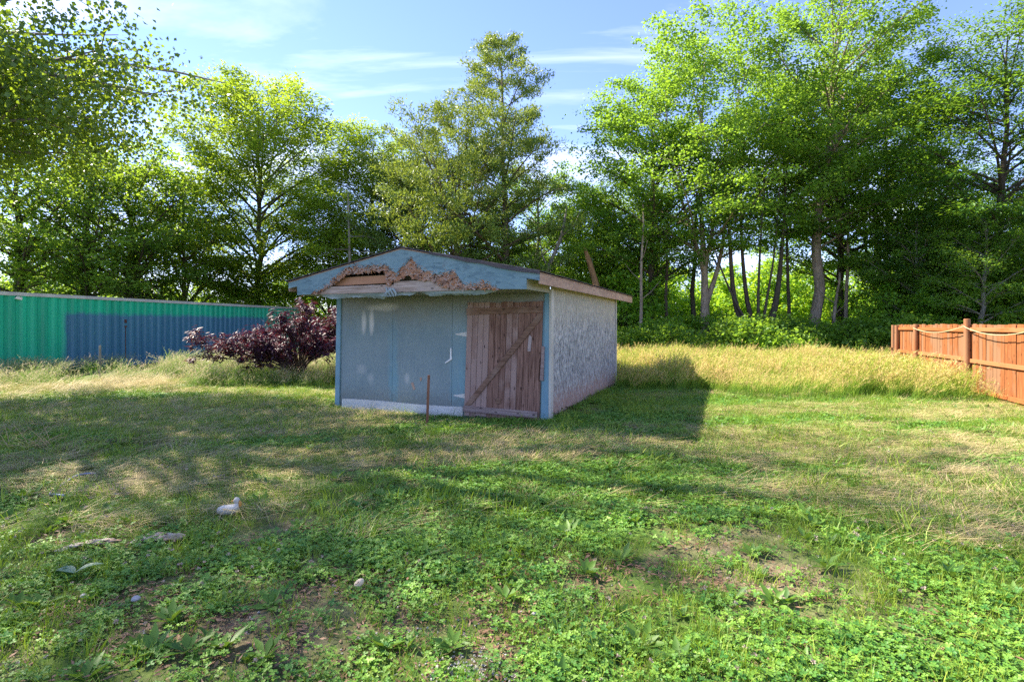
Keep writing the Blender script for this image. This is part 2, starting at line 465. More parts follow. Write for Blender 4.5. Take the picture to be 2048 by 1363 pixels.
def wood(name, a, b, c, axis=2, k=1.0):
    g = G(name)
    s = [16, 16, 16]; s[axis] = 1.1
    v = g.coord(tuple(s), rand=13)
    n1 = g.noise(v, 2.0, 6, 0.65, 0.8)
    n2 = g.noise(g.coord((1.2, 1.2, 1.2), rand=31), 1.6, 4)
    ks = [9, 9, 9]; ks[axis] = 4
    vo = g.n('ShaderNodeTexVoronoi', Vector=g.coord(tuple(ks), rand=17), Scale=1.0).outputs['Distance']
    oi = g.n('ShaderNodeObjectInfo').outputs['Random']
    col = g.mix(g.ramp(n1, (0.36, 0.0), (0.66, 1.0)), a, b)
    col = g.mix(g.ramp(g.math('ADD', n2, g.math('MULTIPLY', g.math('SUBTRACT', oi, 0.5), 0.55)), (0.42, 0.0), (0.62, 0.75 * k)), col, c)
    col = g.mix(g.ramp(vo, (0.08, 0.8), (0.16, 0.0)), col, tuple(x*0.25 for x in a))
    g.bsdf(col, 0.85, 0.2, n1, 0.5, 0.006)
    return g.m
M['door_wood'] = wood('door_wood', (0.115, 0.058, 0.042), (0.30, 0.175, 0.135), (0.36, 0.255, 0.225))
M['door_ledge'] = wood('door_ledge', (0.12, 0.066, 0.045), (0.26, 0.155, 0.11), (0.30, 0.21, 0.17), 0)
M['door_base'] = wood('door_base', (0.18, 0.12, 0.11), (0.33, 0.25, 0.23), (0.40, 0.33, 0.32), 0)
M['beam'] = wood('beam', (0.24, 0.17, 0.125), (0.48, 0.38, 0.32), (0.40, 0.34, 0.30), 0)
M['orange_board'] = wood('orange_board', (0.34, 0.12, 0.035), (0.46, 0.20, 0.08), (0.45, 0.30, 0.22), 0, 0.6)
M['stake'] = wood('stake', (0.12, 0.05, 0.03), (0.24, 0.12, 0.075), (0.20, 0.13, 0.10), 2)
M['fence_wood'] = wood('fence_wood', (0.17, 0.055, 0.018), (0.30, 0.115, 0.040), (0.22, 0.13, 0.075), 2)
M['fence_rail'] = wood('fence_rail', (0.27, 0.078, 0.024), (0.38, 0.13, 0.045), (0.36, 0.15, 0.065), 0)
M['fence_post'] = wood('fence_post', (0.21, 0.075, 0.03), (0.30, 0.12, 0.05), (0.28, 0.15, 0.08), 2)
def shingle_mat():
    g = G('shingle')
    n = g.noise(g.coord((1, 1, 1), rand=5), 60, 4, 0.7); n1 = g.noise(g.coord((1, 1, 1)), 2.5, 4)
    col = g.mix(g.ramp(n, (0.4, 0.0), (0.65, 1.0)), (0.035, 0.032, 0.036), (0.14, 0.125, 0.14))
    col = g.mix(g.ramp(n1, (0.45, 0.0), (0.7, 0.6)), col, (0.12, 0.09, 0.085))
    g.bsdf(col, 0.9, 0.2, n, 0.6, 0.006)
    return g.m
M['shingle'] = shingle_mat()

def panel(name, x0, x1, z0, z1, y0, y1, mat, lean=0.0, parent=shed):
    mb = MB()
    p = [(x0-lean, z0), (x1-lean, z0), (x1, z1), (x0, z1)]
    mb.prism(p, y0, y1)
    return mb.build(name, mat, parent)
# front wall: three boards butted with a dark gap, the right one with a door behind it
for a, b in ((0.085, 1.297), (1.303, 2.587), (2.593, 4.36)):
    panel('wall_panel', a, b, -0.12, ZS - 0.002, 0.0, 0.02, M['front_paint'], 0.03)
panel('wall_panel', 0.02, W_-0.02, -0.12, ZS + 0.2, 0.035, 0.05, M['soffit'])
panel('corner_board', -0.02, 0.085, -0.12, ZS - 0.01, -0.03, 0.012, M['trim_paint'], 0.05)
panel('corner_board', 4.362, 4.445, -0.12, ZS - 0.01, -0.022, 0.014, M['trim_paint'], 0.015)
panel('corner_board', 4.447, 4.487, -0.12, ZS + 0.06, -0.03, 0.10, M['trim_pale'], 0.015)
# side walls
def side_panel(x0, x1, y0, y1, z0, z1, mat, name='wall_panel'):
    mb = MB(); mb.box((x0, y0, z0), (x1, y1, z1)); return mb.build(name, mat, shed)
for a, b in ((0.10, 1.617), (1.623, 3.138), (3.142, L_-0.06)):
    # ragged rotted lower edge
    mb = MB(); n = 26
    ysd = np.linspace(a, b, n)
    low = 0.035 + 0.05*rng.random(n) + 0.03*np.sin(ysd*3.1)
    top = 2.30
    vv = []; ff = []
    for i in range(n):
        vv += [(W_, ysd[i], low[i]), (W_, ysd[i], top), (W_-0.02, ysd[i], low[i]), (W_-0.02, ysd[i], top)]
    for i in range(n-1):
        k = 4*i; l = k+4
        ff += [(k, l, l+1, k+1), (k+2, k+3, l+3, l+2), (k, k+2, l+2, l), (k+1, l+1, l+3, k+3)]
    ff += [(0, 1, 3, 2), (4*n-4, 4*n-2, 4*n-1, 4*n-3)]
    mb.add(vv, ff); mb.build('wall_panel', M['side_paint'], shed)
side_panel(W_-0.06, W_-0.03, 0.1, L_-0.1, -0.1, 0.14, M['beam'], 'sill_plate')
side_panel(0.0, 0.02, 0.03, L_-0.02, -0.12, 2.30, M['side_paint'])
side_panel(0.02, W_-0.02, L_-0.02, L_, -0.12, ZS, M['side_paint'])
side_panel(W_-0.03, W_+0.03, L_-0.055, L_+0.03, -0.12, 2.32, M['trim_pale'], 'corner_board')
# foundation block seen at the rotted edge
side_panel(W_-0.16, W_-0.03, 0.35, L_-0.2, -0.2, 0.03, M['rot_core'], 'footing')
# skirting board along the foot of the front
mb = MB(); n = 40
xk = np.linspace(0.10, 2.80, n)
topk = 0.115 + 0.012*np.sin(xk*2.2) + 0.004*rng.random(n)
vv = []; ff = []
for i, x in enumerate(xk):
    b_ = -0.035 - 0.012*math.sin(x*1.7+0.4) - 0.02*math.exp(-((x-1.0)/0.25)**2)
    vv += [(x, -0.012, topk[i]), (x, b_, -0.22), (x, 0.0, topk[i]), (x, -0.004, -0.22)]
for i in range(n-1):
    k = 4*i; l = k+4
    ff += [(k+1, l+1, l, k), (k, l, l+2, k+2), (k+2, l+2, l+3, k+3)]
ff += [(0, 2, 3, 1), (4*n-4, 4*n-3, 4*n-1, 4*n-2)]
mb.add(vv, ff); o = mb.build('skirting_board', M['skirt'], shed)
tag(o, 'pale peeling board along the foot of the front wall')

# soffit under the front overhang, box sides
mb = MB(); mb.box((0.02, -FO+0.035, ZS), (W_-0.02, 0.0, ZS+0.012)); mb.build('soffit', M['soffit'], shed)
for x0 in (0.0, W_-0.018):
    mb = MB()
    mb.prism([(-FO+0.022, ZS-0.004), (-0.002, ZS-0.004), (-0.002, 2.33), (-FO+0.022, 2.33)], 0, 0.018, Matrix.Translation((x0, 0, 0)) @ Matrix(((0, 1, 0, 0), (1, 0, 0, 0), (0, 0, 1, 0), (0, 0, 0, 1))))
    mb.build('overhang_side', M['soffit'], shed)

# gable: painted skin over a delaminated core with a rotted hole, beam behind
def roof_z(x): return ZR - (ZR - ZE) * abs(x - W_/2) / (W_/2 + EO)
skin_pts = [(0.02, 2.13), (0.30, 2.135), (0.42, 2.19), (0.748, 2.304), (0.836, 2.406), (0.967, 2.472), (1.075, 2.555), (1.183, 2.602), (1.289, 2.615), (1.499, 2.564), (1.654, 2.591), (1.807, 2.593), (1.968, 2.57), (2.058, 2.5), (2.157, 2.454), (2.236, 2.551), (2.352, 2.636), (2.42, 2.682), (2.497, 2.605), (2.573, 2.521), (2.686, 2.475), (2.826, 2.43), (2.965, 2.401), (3.102, 2.42), (3.192, 2.432), (3.282, 2.374), (3.326, 2.278), (3.415, 2.244), (3.59, 2.207), (3.676, 2.236), (3.804, 2.24), (3.889, 2.184), (4.015, 2.137), (4.44, 2.127)]
core_pts = [(0.03, 2.14), (0.45, 2.145), (0.524, 2.186), (0.692, 2.27), (0.913, 2.351), (1.075, 2.45), (1.183, 2.481), (1.394, 2.482), (1.499, 2.47), (1.603, 2.492), (1.756, 2.52), (1.868, 2.515), (1.908, 2.438), (1.915, 2.338), (1.938, 2.27), (2.008, 2.264), (2.108, 2.331), (2.167, 2.305), (2.206, 2.345), (2.284, 2.392), (2.352, 2.414), (2.449, 2.37), (2.592, 2.324), (2.78, 2.31), (2.891, 2.291), (2.965, 2.225), (3.102, 2.165), (3.415, 2.155), (4.43, 2.135)]
def gable_sheet(name, pts, y0, y1, mat, jit, n, tails, off=0.0):
    px, pz = zip(*pts)
    xs_ = np.linspace(px[0], px[-1], n)
    zl = np.interp(xs_, px, pz)
    act = (zl > 2.15)
    stepn = _h(np.floor(xs_*17 + 2*vnoise(xs_*6, xs_*0+off, 2)), np.zeros(n), 7+int(off)) - 0.5
    zl = zl + act * ((rng.random(n) - 0.5) * jit*0.8 + stepn * jit * 1.5 + (vnoise(xs_*9, xs_*0+off, 5) - 0.5) * jit * 1.2)
    if tails: xs_ = np.concatenate([[-EO+0.005, -0.001, 0.0], xs_, [W_+0.0, W_+0.001, W_+EO-0.005]])
    if tails: zl = np.concatenate([[2.25, 2.285, 2.13], zl, [2.127, 2.285, 2.25]])
    zt = np.array([roof_z(x) - 0.022 for x in xs_])
    m = len(xs_); vv = []; ff = []
    curl = 0.012 if jit else 0
    rows = 5
    for yy, c in ((y0, -1), (y1, 0)):
        for r in range(rows):
            f = r/(rows-1)
            for i in range(m):
                z = zl[i]*(1-f) + zt[i]*f
                cu = c*curl*(1-f)**6*vnoise(xs_[i]*9, 3.3+off, 8) if zl[i] > 2.16 else 0
                vv.append((xs_[i], yy + cu, z))
    def id_(s, r, i): return s*rows*m + r*m + i
    for r in range(rows-1):
        for i in range(m-1):
            ff.append((id_(0, r, i), id_(0, r, i+1), id_(0, r+1, i+1), id_(0, r+1, i)))
            ff.append((id_(1, r, i), id_(1, r+1, i), id_(1, r+1, i+1), id_(1, r, i+1)))
    for i in range(m-1):
        ff.append((id_(0, 0, i), id_(1, 0, i), id_(1, 0, i+1), id_(0, 0, i+1)))
        ff.append((id_(0, rows-1, i), id_(0, rows-1, i+1), id_(1, rows-1, i+1), id_(1, rows-1, i)))
    for r in range(rows-1):
        ff.append((id_(0, r, 0), id_(0, r+1, 0), id_(1, r+1, 0), id_(1, r, 0)))
        ff.append((id_(0, r, m-1), id_(1, r, m-1), id_(1, r+1, m-1), id_(0, r+1, m-1)))
    mb = MB(); mb.add(vv, ff)
    return mb.build(name, mat, shed)
gp = gable_sheet('gable_panel', skin_pts, -FO, -FO+0.006, M['gable_paint'], 0.030, 420, True)
tag(gp, 'blue painted gable board with a ragged rotted lower edge')
core = gable_sheet('rotted_board', core_pts, -FO+0.0065, -FO+0.020, M['rot_core'], 0.035, 360, False, 4.0)
tag(core, 'pinkish brown crumbling wood layer around the hole in the gable')
# curled flakes along the rotten edges
px, pz = zip(*skin_pts); cx2, cz2 = zip(*core_pts)
def flake_mat(nm, a, b):
    g = G(nm); n1 = g.noise(g.coord((14, 14, 14)), 3, 5, 0.7); g.bsdf(g.mix(g.ramp(n1, (0.35, 0.0), (0.65, 1.0)), a, b), 0.9, 0.1); return g.m
for mt, cnt_, big in ((flake_mat('flake_pale', (0.28, 0.20, 0.16), (0.46, 0.36, 0.30)), 420, 1.0), (flake_mat('flake_orange', (0.28, 0.11, 0.045), (0.46, 0.22, 0.10)), 360, 0.9), (flake_mat('flake_dark', (0.035, 0.020, 0.014), (0.11, 0.06, 0.04)), 260, 0.8), (M['gable_paint'], 120, 1.2)):
    mb = MB()
    for k in range(cnt_):
        x = rng.uniform(0.42, 4.0)
        lo, hi = float(np.interp(x, cx2, cz2)), float(np.interp(x, px, pz))
        if hi - lo < 0.012 and rng.random() < 0.6: continue
        edge = rng.random()
        z = hi + rng.normal(0, 0.018) if (mt is M['gable_paint'] or edge < 0.35) else rng.uniform(lo - 0.015, hi)
        l, w = rng.uniform(0.03, 0.10)*big, rng.uniform(0.008, 0.024)*big
        a = rng.normal(0.0, 0.7)
        Mx = Matrix.Translation((x, -FO + rng.uniform(-0.004, 0.004), z)) @ Matrix.Rotation(a, 4, 'Y') @ Matrix.Rotation(rng.uniform(-0.7, 0.7), 4, 'X') @ Matrix.Rotation(rng.uniform(-0.3, 0.3), 4, 'Z')
        t0, t1 = rng.uniform(0.2, 0.8), rng.uniform(-0.3, 0.3)
        mb.prism([(-l/2, -w*t0*0.5), (l*t1, -w*0.5), (l/2, -w*0.1), (l*0.4, w*0.3), (-l*0.1, w*0.5), (-l*0.45, w*0.25)], -0.0013, 0.0013, Mx)
    o = mb.build('wood_flakes', mt, shed); tag(o, kind='stuff')
mb = MB(); mb.box((0.30, -FO+0.024, ZS+0.002), (2.06, -FO+0.060, ZS+0.135)); mb.build('beam', M['beam'], shed, bevel=0.004)
mb = MB(); mb.box((2.062, -FO+0.026, ZS+0.004), (3.9, -FO+0.062, ZS+0.185)); mb.build('beam', M['beam'], shed, bevel=0.004)
mb = MB(); mb.box((0.80, -FO+0.10, ZS+0.14), (2.0, -FO+0.125, 2.405), Matrix.Translation((0, 0, 0)) @ Matrix.Rotation(-0.015, 4, 'Y')); mb.build('inner_board', M['orange_board'], shed)
mb = MB(); mb.box((0.05, -FO+0.30, ZS+0.02), (4.4, -FO+0.32, 2.46)); mb.build('inner_wall', M['soffit'], shed)
# torn strip hanging under the gable
mb = MB()
def strip(x0, x1, drop, yb, seed, n=46):
    xs_ = np.linspace(x0, x1, n); r2 = np.random.default_rng(seed)
    vv = []; ff = []
    for i, x in enumerate(xs_):
        d = drop*(0.45 + 0.9*vnoise(x*5.0, seed*1.7, seed)) * min(1, 6*(i/(n-1)), 6*(1-i/(n-1)) + 0.1)
        vv += [(x, yb, ZS-0.003), (x, yb+0.015+0.03*vnoise(x*3, 2.0, seed+3), ZS-0.003-d*0.6), (x, yb+0.02+0.07*vnoise(x*4, 5.0, seed+5), ZS-0.003-d*(0.9+0.3*r2.random()))]
    for i in range(n-1):
        k = 3*i
        ff += [(k, k+3, k+4, k+1), (k+1, k+4, k+5, k+2)]
    mb.add(vv, ff)
strip(0.45, 2.05, 0.075, -FO+0.03, 3); strip(2.55, 3.95, 0.085, -FO+0.035, 7, 60); strip(1.7, 2.5, 0.05, -FO+0.012, 9)
# a torn bundled rag of wrap at the middle
for k in range(5):
    t_ = np.linspace(0, 1, 8)
    p = np.stack([1.93 + 0.05*k + 0.03*np.sin(t_*5+k), np.full(8, -FO-0.012-0.008*k), ZS+0.075-0.14*t_ + 0.01*np.cos(t_*7+k)], 1)
    mb.tube(p, 0.016*np.sin(np.pi*(0.15+0.8*t_)) + 0.003, 6)
o = mb.build('torn_wrap', M['peel'], shed); tag(o, 'torn pale strip hanging from under the gable')

# roof: two decks, bare strand fascias, shingle courses
for s in (-1, 1):
    xe = W_/2 + s*(W_/2 + EO)
    xm = W_/2
    mb = MB()
    pr = [(xm, ZR-0.02), (xe, ZE-0.02), (xe, ZE-0.005), (xm, ZR-0.005)]
    if s < 0: pr = pr[::-1]
    mb.prism(pr, -FO+0.002, L_+RO)
    mb.build('roof_deck', M['bare_osb'], shed)
    # fascia under the eave
    x0, x1 = (xe-0.022, xe) if s > 0 else (xe, xe+0.022)
    mb = MB(); mb.box((x0, -FO+0.008, ZE-0.175), (x1, L_+RO, ZE-0.024))
    o = mb.build('fascia_board', M['bare_osb'], shed)
    mb = MB()
    xa, xb = (W_+0.002, xe-0.024) if s > 0 else (xe+0.024, -0.002)
    mb.box((xa, -FO+0.03, ZE-0.105), (xb, L_+RO, ZE-0.095)); mb.build('eave_soffit', M['soffit'], shed)
    # shingle courses, lapped, tabs with slots, slightly uneven
    nc = 12
    rl = math.hypot(xe-xm, ZR-ZE); ex = rl / nc
    dx, dz = (xe-xm)/rl, (ZE-ZR)/rl
    for c in range(nc):
        mb = MB()
        y = -FO - 0.025 - 0.02*rng.random()
        while y < L_+RO:
            w = min(0.30, L_+RO+0.03-y)
            if w < 0.05: break
            d0, d1 = c*ex - 0.01, (c+1)*ex + 0.018 + rng.uniform(-0.008, 0.012) + (0.012 if c == nc-1 else 0)
            lift = rng.uniform(0.0, 0.006)
            b = []
            for d, h in ((d0, 0.0), (d1, 0.012)):
                for t in (0.0, 0.007 + lift):
                    px_, pz_ = xm + dx*d, ZR + dz*d + h + t + 0.001
                    b += [(px_, y, pz_), (px_, y+w-0.008, pz_)]
            # 0,1 low up-slope ; 2,3 high up-slope ; 4,5 low down ; 6,7 high down
            mb.add(b, [(0, 1, 5, 4), (2, 6, 7, 3), (0, 4, 6, 2), (1, 3, 7, 5), (4, 5, 7, 6), (0, 2, 3, 1)])
            y += w
        mb.build('shingle_course', M['shingle'], shed)
mb = MB()
y = -FO-0.03
while y < L_+RO:
    w = 0.30; k = 0.13; lift = rng.uniform(0, 0.006)
    mb.add([(W_/2-k, y, ZR-0.012+lift), (W_/2, y, ZR+0.024+lift), (W_/2+k, y, ZR-0.012+lift), (W_/2-k, y+w-0.006, ZR-0.006+lift), (W_/2, y+w-0.006, ZR+0.030+lift), (W_/2+k, y+w-0.006, ZR-0.006+lift)], [(0, 1, 4, 3), (1, 2, 5, 4)])
    y += w
mb.build('ridge_cap', M['shingle'], shed)
# bent drooping shingles at the front rake, right side
mb = MB(); n = 30
xr = np.linspace(W_/2+0.55, W_+EO+0.01, n)
vv = []; ff = []
for i, x in enumerate(xr):
    e = 0.030 + 0.035*vnoise(x*3.5, 1.5, 2)*min(1, (x-W_/2-0.5)*1.2)
    z = roof_z(x)
    vv += [(x, -FO+0.05, z+0.022), (x, -FO-0.022, z+0.022), (x, -FO-0.034, z+0.016), (x, -FO-0.030, z+0.012-e), (x, -FO-0.022, z+0.012-e)]
for i in range(n-1):
    k = 5*i
    for j in range(4): ff.append((k+j, k+j+1, k+j+6, k+j+5))
mb.add(vv, ff); mb.build('rake_shingle', M['shingle'], shed)

# door
door_M = Matrix(((1, 0, 0.0375, 0), (0, 1, 0, 0), (0, 0, 1, 0), (0, 0, 0, 1)))   # leans a little
DX0, DX1, DZ0, DZ1 = 2.842, 4.272, -0.03, 1.985
mb = MB(); mb.box((DX0+0.02, -0.024, DZ0+0.05), (DX1-0.02, -0.004, DZ1-0.02), door_M)
door = mb.build('door', M['door_wood'], shed); tag(door, 'brown plank door with diagonal brace')
npk = 13
wd = (DX1-DX0)/npk
for i in range(npk):
    mb = MB()
    a, b = DX0+i*wd+0.003, DX0+(i+1)*wd-0.003
    z0, z1 = DZ0+rng.uniform(-0.02, 0.012), DZ1+rng.uniform(-0.012, 0.008)
    y = -0.046 + rng.uniform(-0.003, 0.003)
    if i == 12:   # broken edge with a bite out of it
        mb.prism([(a, z0), (b, z0), (b, 0.62), (b-0.035, 0.66), (b-0.03, 0.98), (b-0.008, 1.06), (b, 1.25), (b, z1), (a, z1)], y, -0.0255, door_M)
    else:
        mb.box((a, y, z0), (b, -0.0255, z1), door_M)
    mb.build('plank', M['door_wood'], door, bevel=0.003 if i != 12 else 0)
def ledge(name, poly, y0, y1, mat):
    mb = MB(); mb.prism(poly, y0, y1, door_M); return mb.build(name, mat, door, bevel=0.004)
ledge('batten', [(DX0-0.005, 1.765), (DX1-0.005, 1.80), (DX1-0.005, 1.905), (DX0-0.005, 1.885)], -0.072, -0.050, M['door_ledge'])
ledge('batten', [(DX0-0.004, 0.045), (DX1-0.03, 0.015), (DX1-0.03, 0.125), (DX0-0.004, 0.150)], -0.074, -0.050, M['door_base'])
ledge('brace', [(DX0+0.02, 0.165), (DX0+0.14, 0.165), (DX1-0.01, 1.70), (DX1-0.01, 1.785), (DX1-0.07, 1.785)], -0.070, -0.050, M['door_ledge'])
ledge('patch', [(3.45, 0.22), (3.555, 0.22), (3.56, 0.31), (3.445, 0.31)], -0.060, -0.050, M['door_ledge'])
mb = MB()   # worn pale scar with a screw plate
mb.prism([(4.02, 1.14), (4.075, 1.14), (4.09, 1.38), (4.05, 1.42), (4.03, 1.36)], -0.053, -0.050, door_M)
mb.build('scar', M['door_base'], door)
for zc in (1.42, 0.31):
    mb = MB()
    mb.prism([(2.60, zc-0.010), (2.60, zc+0.010), (2.845, zc+0.045), (2.845, zc-0.045)], -0.008, -0.0015, door_M)
    t_ = np.array([[2.85, -0.03, zc-0.05], [2.85, -0.03, zc+0.05]])
    mb.tube([door_M @ Vector(p) for p in t_], 0.012, 8)
    for q in (2.66, 2.73, 2.80): mb.tube([door_M @ Vector((q, -0.011, zc)), door_M @ Vector((q, -0.006, zc))], 0.006, 6)
    mb.build('hinge', M['hinge'], door)
# latch board screwed across the jamb
mb = MB(); mb.prism([(4.285, 0.66), (4.345, 0.645), (4.365, 1.22), (4.315, 1.24), (4.305, 0.98)], -0.050, -0.024); o = mb.build('latch_board', M['door_base'], shed)
mb = MB(); mb.prism([(4.285, -0.10), (4.36, -0.10), (4.372, 1.98), (4.335, 1.98)], -0.012, -0.001); mb.build('door_jamb', M['trim_paint'], shed)
# broken handle on the front wall and two bare chips
mb = MB(); mb.prism([(2.545, 0.98), (2.58, 0.98), (2.572, 1.17), (2.555, 1.17)], -0.026, -0.004); mb.prism([(2.44, 0.905), (2.445, 0.885), (2.585, 0.965), (2.575, 0.995)], -0.020, -0.003)
o = mb.build('broken_bracket', M['white_plastic'], shed); tag(o, 'broken white bracket on the blue wall')
for poly in ([(1.70, 0.50), (1.75, 0.515), (1.80, 0.385), (1.755, 0.37)], [(1.895, 0.61), (1.945, 0.61), (1.925, 0.545), (1.905, 0.54)]):
    mb = MB(); mb.prism(poly, -0.006, -0.001); o = mb.build('paint_chip', M['bare_osb'], shed)

# ------------------------------------------------------------------ stakes
x, y = -1.33, 8.45
mb = MB()
z0 = gzf(x, y)
mb.box((-0.02, -0.012, -0.25), (0.02, 0.012, 0.80), Matrix.Rotation(R(2.0), 4, 'Y'))
o = mb.build('stake', M['stake'], None, bevel=0.003); o.location = (x, y, z0); o.rotation_euler = (0, 0, R(8))
tag(o, 'thin rusty brown stake standing in front of the shed', 'stake')
mb = MB(); mb.tube([(0, 0, -0.2), (0.004, 0, 0.55), (0, 0, 0.97)], [0.03, 0.03, 0.026], 7)
o = mb.build('stake', M['bark_grey'], None); o.location = (-11.6, 15.2, gzf(-11.6, 15.2))
tag(o, 'slim grey stake in the tall grass before the painted container', 'stake')

# ------------------------------------------------------------------ container
def container_mat():
    g = G('container_paint')
    sp = g.n('ShaderNodeSeparateXYZ', Vector=g.n('ShaderNodeTexCoord').outputs['Object'])
    X, Z = sp.outputs['X'], sp.outputs['Z']
    n1 = g.noise(g.coord((1.6, 1, 0.07)), 2.4, 6, 0.7)
    n2 = g.noise(g.coord((3.0, 3.0, 2.2)), 1.1, 6, 0.68)
    n3 = g.noise(g.coord((9, 9, 2)), 2.0, 6, 0.75)
    green = g.mix(g.ramp(n1, (0.3, 0.0), (0.7, 1.0)), (0.008, 0.29, 0.175), (0.010, 0.47, 0.275))
    blue = g.mix(g.ramp(n1, (0.3, 0.0), (0.7, 1.0)), (0.034, 0.13, 0.22), (0.062, 0.20, 0.30))
    wob = g.math('MULTIPLY', g.math('SUBTRACT', n2, 0.5), 0.42)
    zz = g.ramp(g.math('DIVIDE', g.math('SUBTRACT', g.math('ADD', Z, wob), 1.90), 0.16), (0.0, 1.0), (1.0, 0.0))
    xl = g.ramp(g.math('DIVIDE', g.math('SUBTRACT', g.math('ADD', X, g.math('MULTIPLY', wob, 0.6)), 3.40), 0.16), (0.0, 0.0), (1.0, 1.0))
    xr_ = g.ramp(g.math('DIVIDE', g.math('SUBTRACT', g.math('ADD', X, g.math('MULTIPLY', wob, 3.0)), 14.4), 0.5), (0.0, 1.0), (1.0, 0.0))
    col = g.mix(g.math('MULTIPLY', g.math('MULTIPLY', zz, xl), xr_), green, blue)
    col = g.mix(g.ramp(n3, (0.70, 0.0), (0.76, 0.75)), col, (0.10, 0.05, 0.03))
    sc = g.noise(g.coord((16, 16, 3.0)), 1.3, 3, 0.6)
    col = g.mix(g.ramp(sc, (0.735, 0.0), (0.76, 0.8)), col, (0.65, 0.72, 0.68))
    g.bsdf(col, 0.5, 0.4, n3, 0.2, 0.01)
    return g.m
M['container'] = container_mat()
M['container_rail'] = paint('container_rail', (0.40, 0.39, 0.40), (0.52, 0.51, 0.50), (0.28, 0.20, 0.15), (4, 4, 4), 0.6, 0.6)
M['rust'] = paint('rust', (0.07, 0.025, 0.02), (0.12, 0.05, 0.03), (0.04, 0.02, 0.02))
cang = math.atan2(16.3, 2.7)
CL = 18.05
cont = empty('container', (-15.5-1.5*math.cos(cang), 16.4-1.5*math.sin(cang), 0.0), cang)
tag(cont, 'long green corrugated metal container with a dark blue painted patch', 'container')
# the wall that faces the yard lies at local y = 0, the body goes to +y (away from the yard)
pitch = 0.278*1.2
prof = [(0.0, 0.0), (0.30, 0.0), (0.5, 0.045), (0.80, 0.045), (1.0, 0.0)]
mb = MB(); xk = []; yk = []
x = 0.12
while x < CL-0.12:
    for a, d in prof[:-1]:
        if x+a*pitch < CL-0.10: xk.append(x+a*pitch); yk.append(d)
    x += pitch
ph = 2.50; n = len(xk)
vv = [(xk[i], yk[i]+0.02, 0.14) for i in range(n)] + [(xk[i], yk[i]+0.02, ph) for i in range(n)]
mb.add(vv, [(i, i+1, i+1+n, i+n) for i in range(n-1)])
o = mb.build('corrugated_wall', M['container'], cont); tag(o, 'green corrugated wall with dark blue rolled paint')
for nm, a, b, mt in (('top_rail', (0, -0.005, 2.49), (CL, 0.09, 2.60), 'container_rail'), ('bottom_rail', (0.0, -0.004, 0.0), (CL, 0.09, 0.15), 'container'), ('corner_post', (CL-0.11, -0.012, 0.0), (CL+0.01, 0.12, 2.585), 'container'), ('corner_post', (0-0.01, -0.012, 0.0), (0.12, 0.12, 2.585), 'container'),
                      ('roof', (0.02, 0.09, 2.50), (CL-0.02, 2.40, 2.585), 'container_rail'), ('rear_wall', (0.02, 2.34, 0.1), (CL-0.02, 2.40, 2.50), 'container'), ('end_wall', (CL-0.06, 0.12, 0.1), (CL-0.01, 2.34, 2.50), 'container'), ('end_wall', (0.01, 0.12, 0.1), (0.06, 2.34, 2.50), 'container')):
    mb = MB(); mb.box(a, b); mb.build(nm, M[mt], cont)
for xq, zq, h in ((5.84, 1.65, 0.13), (5.84, 1.49, 0.06)):
    mb = MB(); mb.box((xq-0.05, 0.004, zq), (xq+0.05, 0.018, zq+h)); mb.build('rust_plate', M['rust'], cont, bevel=0.004)
mb = MB(); mb.box((5.825, 0.012, 0.3), (5.855, 0.019, 1.49)); mb.build('rust_rod', M['rust'], cont)
mb = MB(); mb.prism([(1.86, 2.40), (2.08, 2.36), (2.10, 2.44), (1.95, 2.47)], 0.0, 0.016); mb.build('torn_sticker', M['white_plastic'], cont)

# ------------------------------------------------------------------ cedar fence
def fpt(d): return (6.15 + 0.335*d, d)
fang = math.atan2(1.0, 0.335)          # direction away from camera
fence = empty('fence', (*fpt(16.0), 0.0), fang)   # local +x away, local +y = left side (towards the yard)
tag(fence, 'orange stained cedar plank fence with round posts', 'fence')
K = math.hypot(1, 0.335)
def fl(d): return (d-16.0)*K
s = fl(5.2)
pk = None
meshes = []
for v_ in range(4):
    mb = MB(); w = 0.14; h = 1.60 - 0.004*v_
    mb.prism([(0, 0.02), (w-0.006, 0.02), (w-0.006, h-0.016), (w-0.022, h), (0.016, h), (0, h-0.016)], -0.012, 0.010)
    o = mb.build('picket', M['fence_wood'], None, link=False); meshes.append(o.data)
while s < fl(16.15):
    o = bpy.data.objects.new('picket', meshes[int(rng.integers(4))]); COL.objects.link(o); o.parent = fence
    o.location = (s, rng.uniform(-0.004, 0.004), gzf(*fpt(16+s/K)) * 0.5 + rng.uniform(-0.012, 0.012))
    o.rotation_euler = (rng.uniform(-0.006, 0.006), rng.uniform(-0.006, 0.006), rng.uniform(-0.02, 0.02))
    s += 0.14
posts = [(16.05, 0.055, 1.57, 0.0), (14.66, 0.06, 1.60, 0.012), (11.92, 0.062, 1.72, 0.006), (9.2, 0.062, 1.66, 0.0), (6.4, 0.062, 1.68, 0.0)]
for d, r_, h, ln in posts:
    mb = MB(); zs = np.array([-0.3, 0.1, 0.8, h-0.01, h])
    mb.tube(np.stack([ln*0+zs*-0.0, np.zeros(5), zs], 1), np.array([r_*1.05, r_*1.03, r_, r_*0.97, r_*0.85]), 14)
    o = mb.build('post', M['fence_post'], fence, smooth=False); o.location = (fl(d), 0.075, 0); o.rotation_euler = (0, ln, 0)
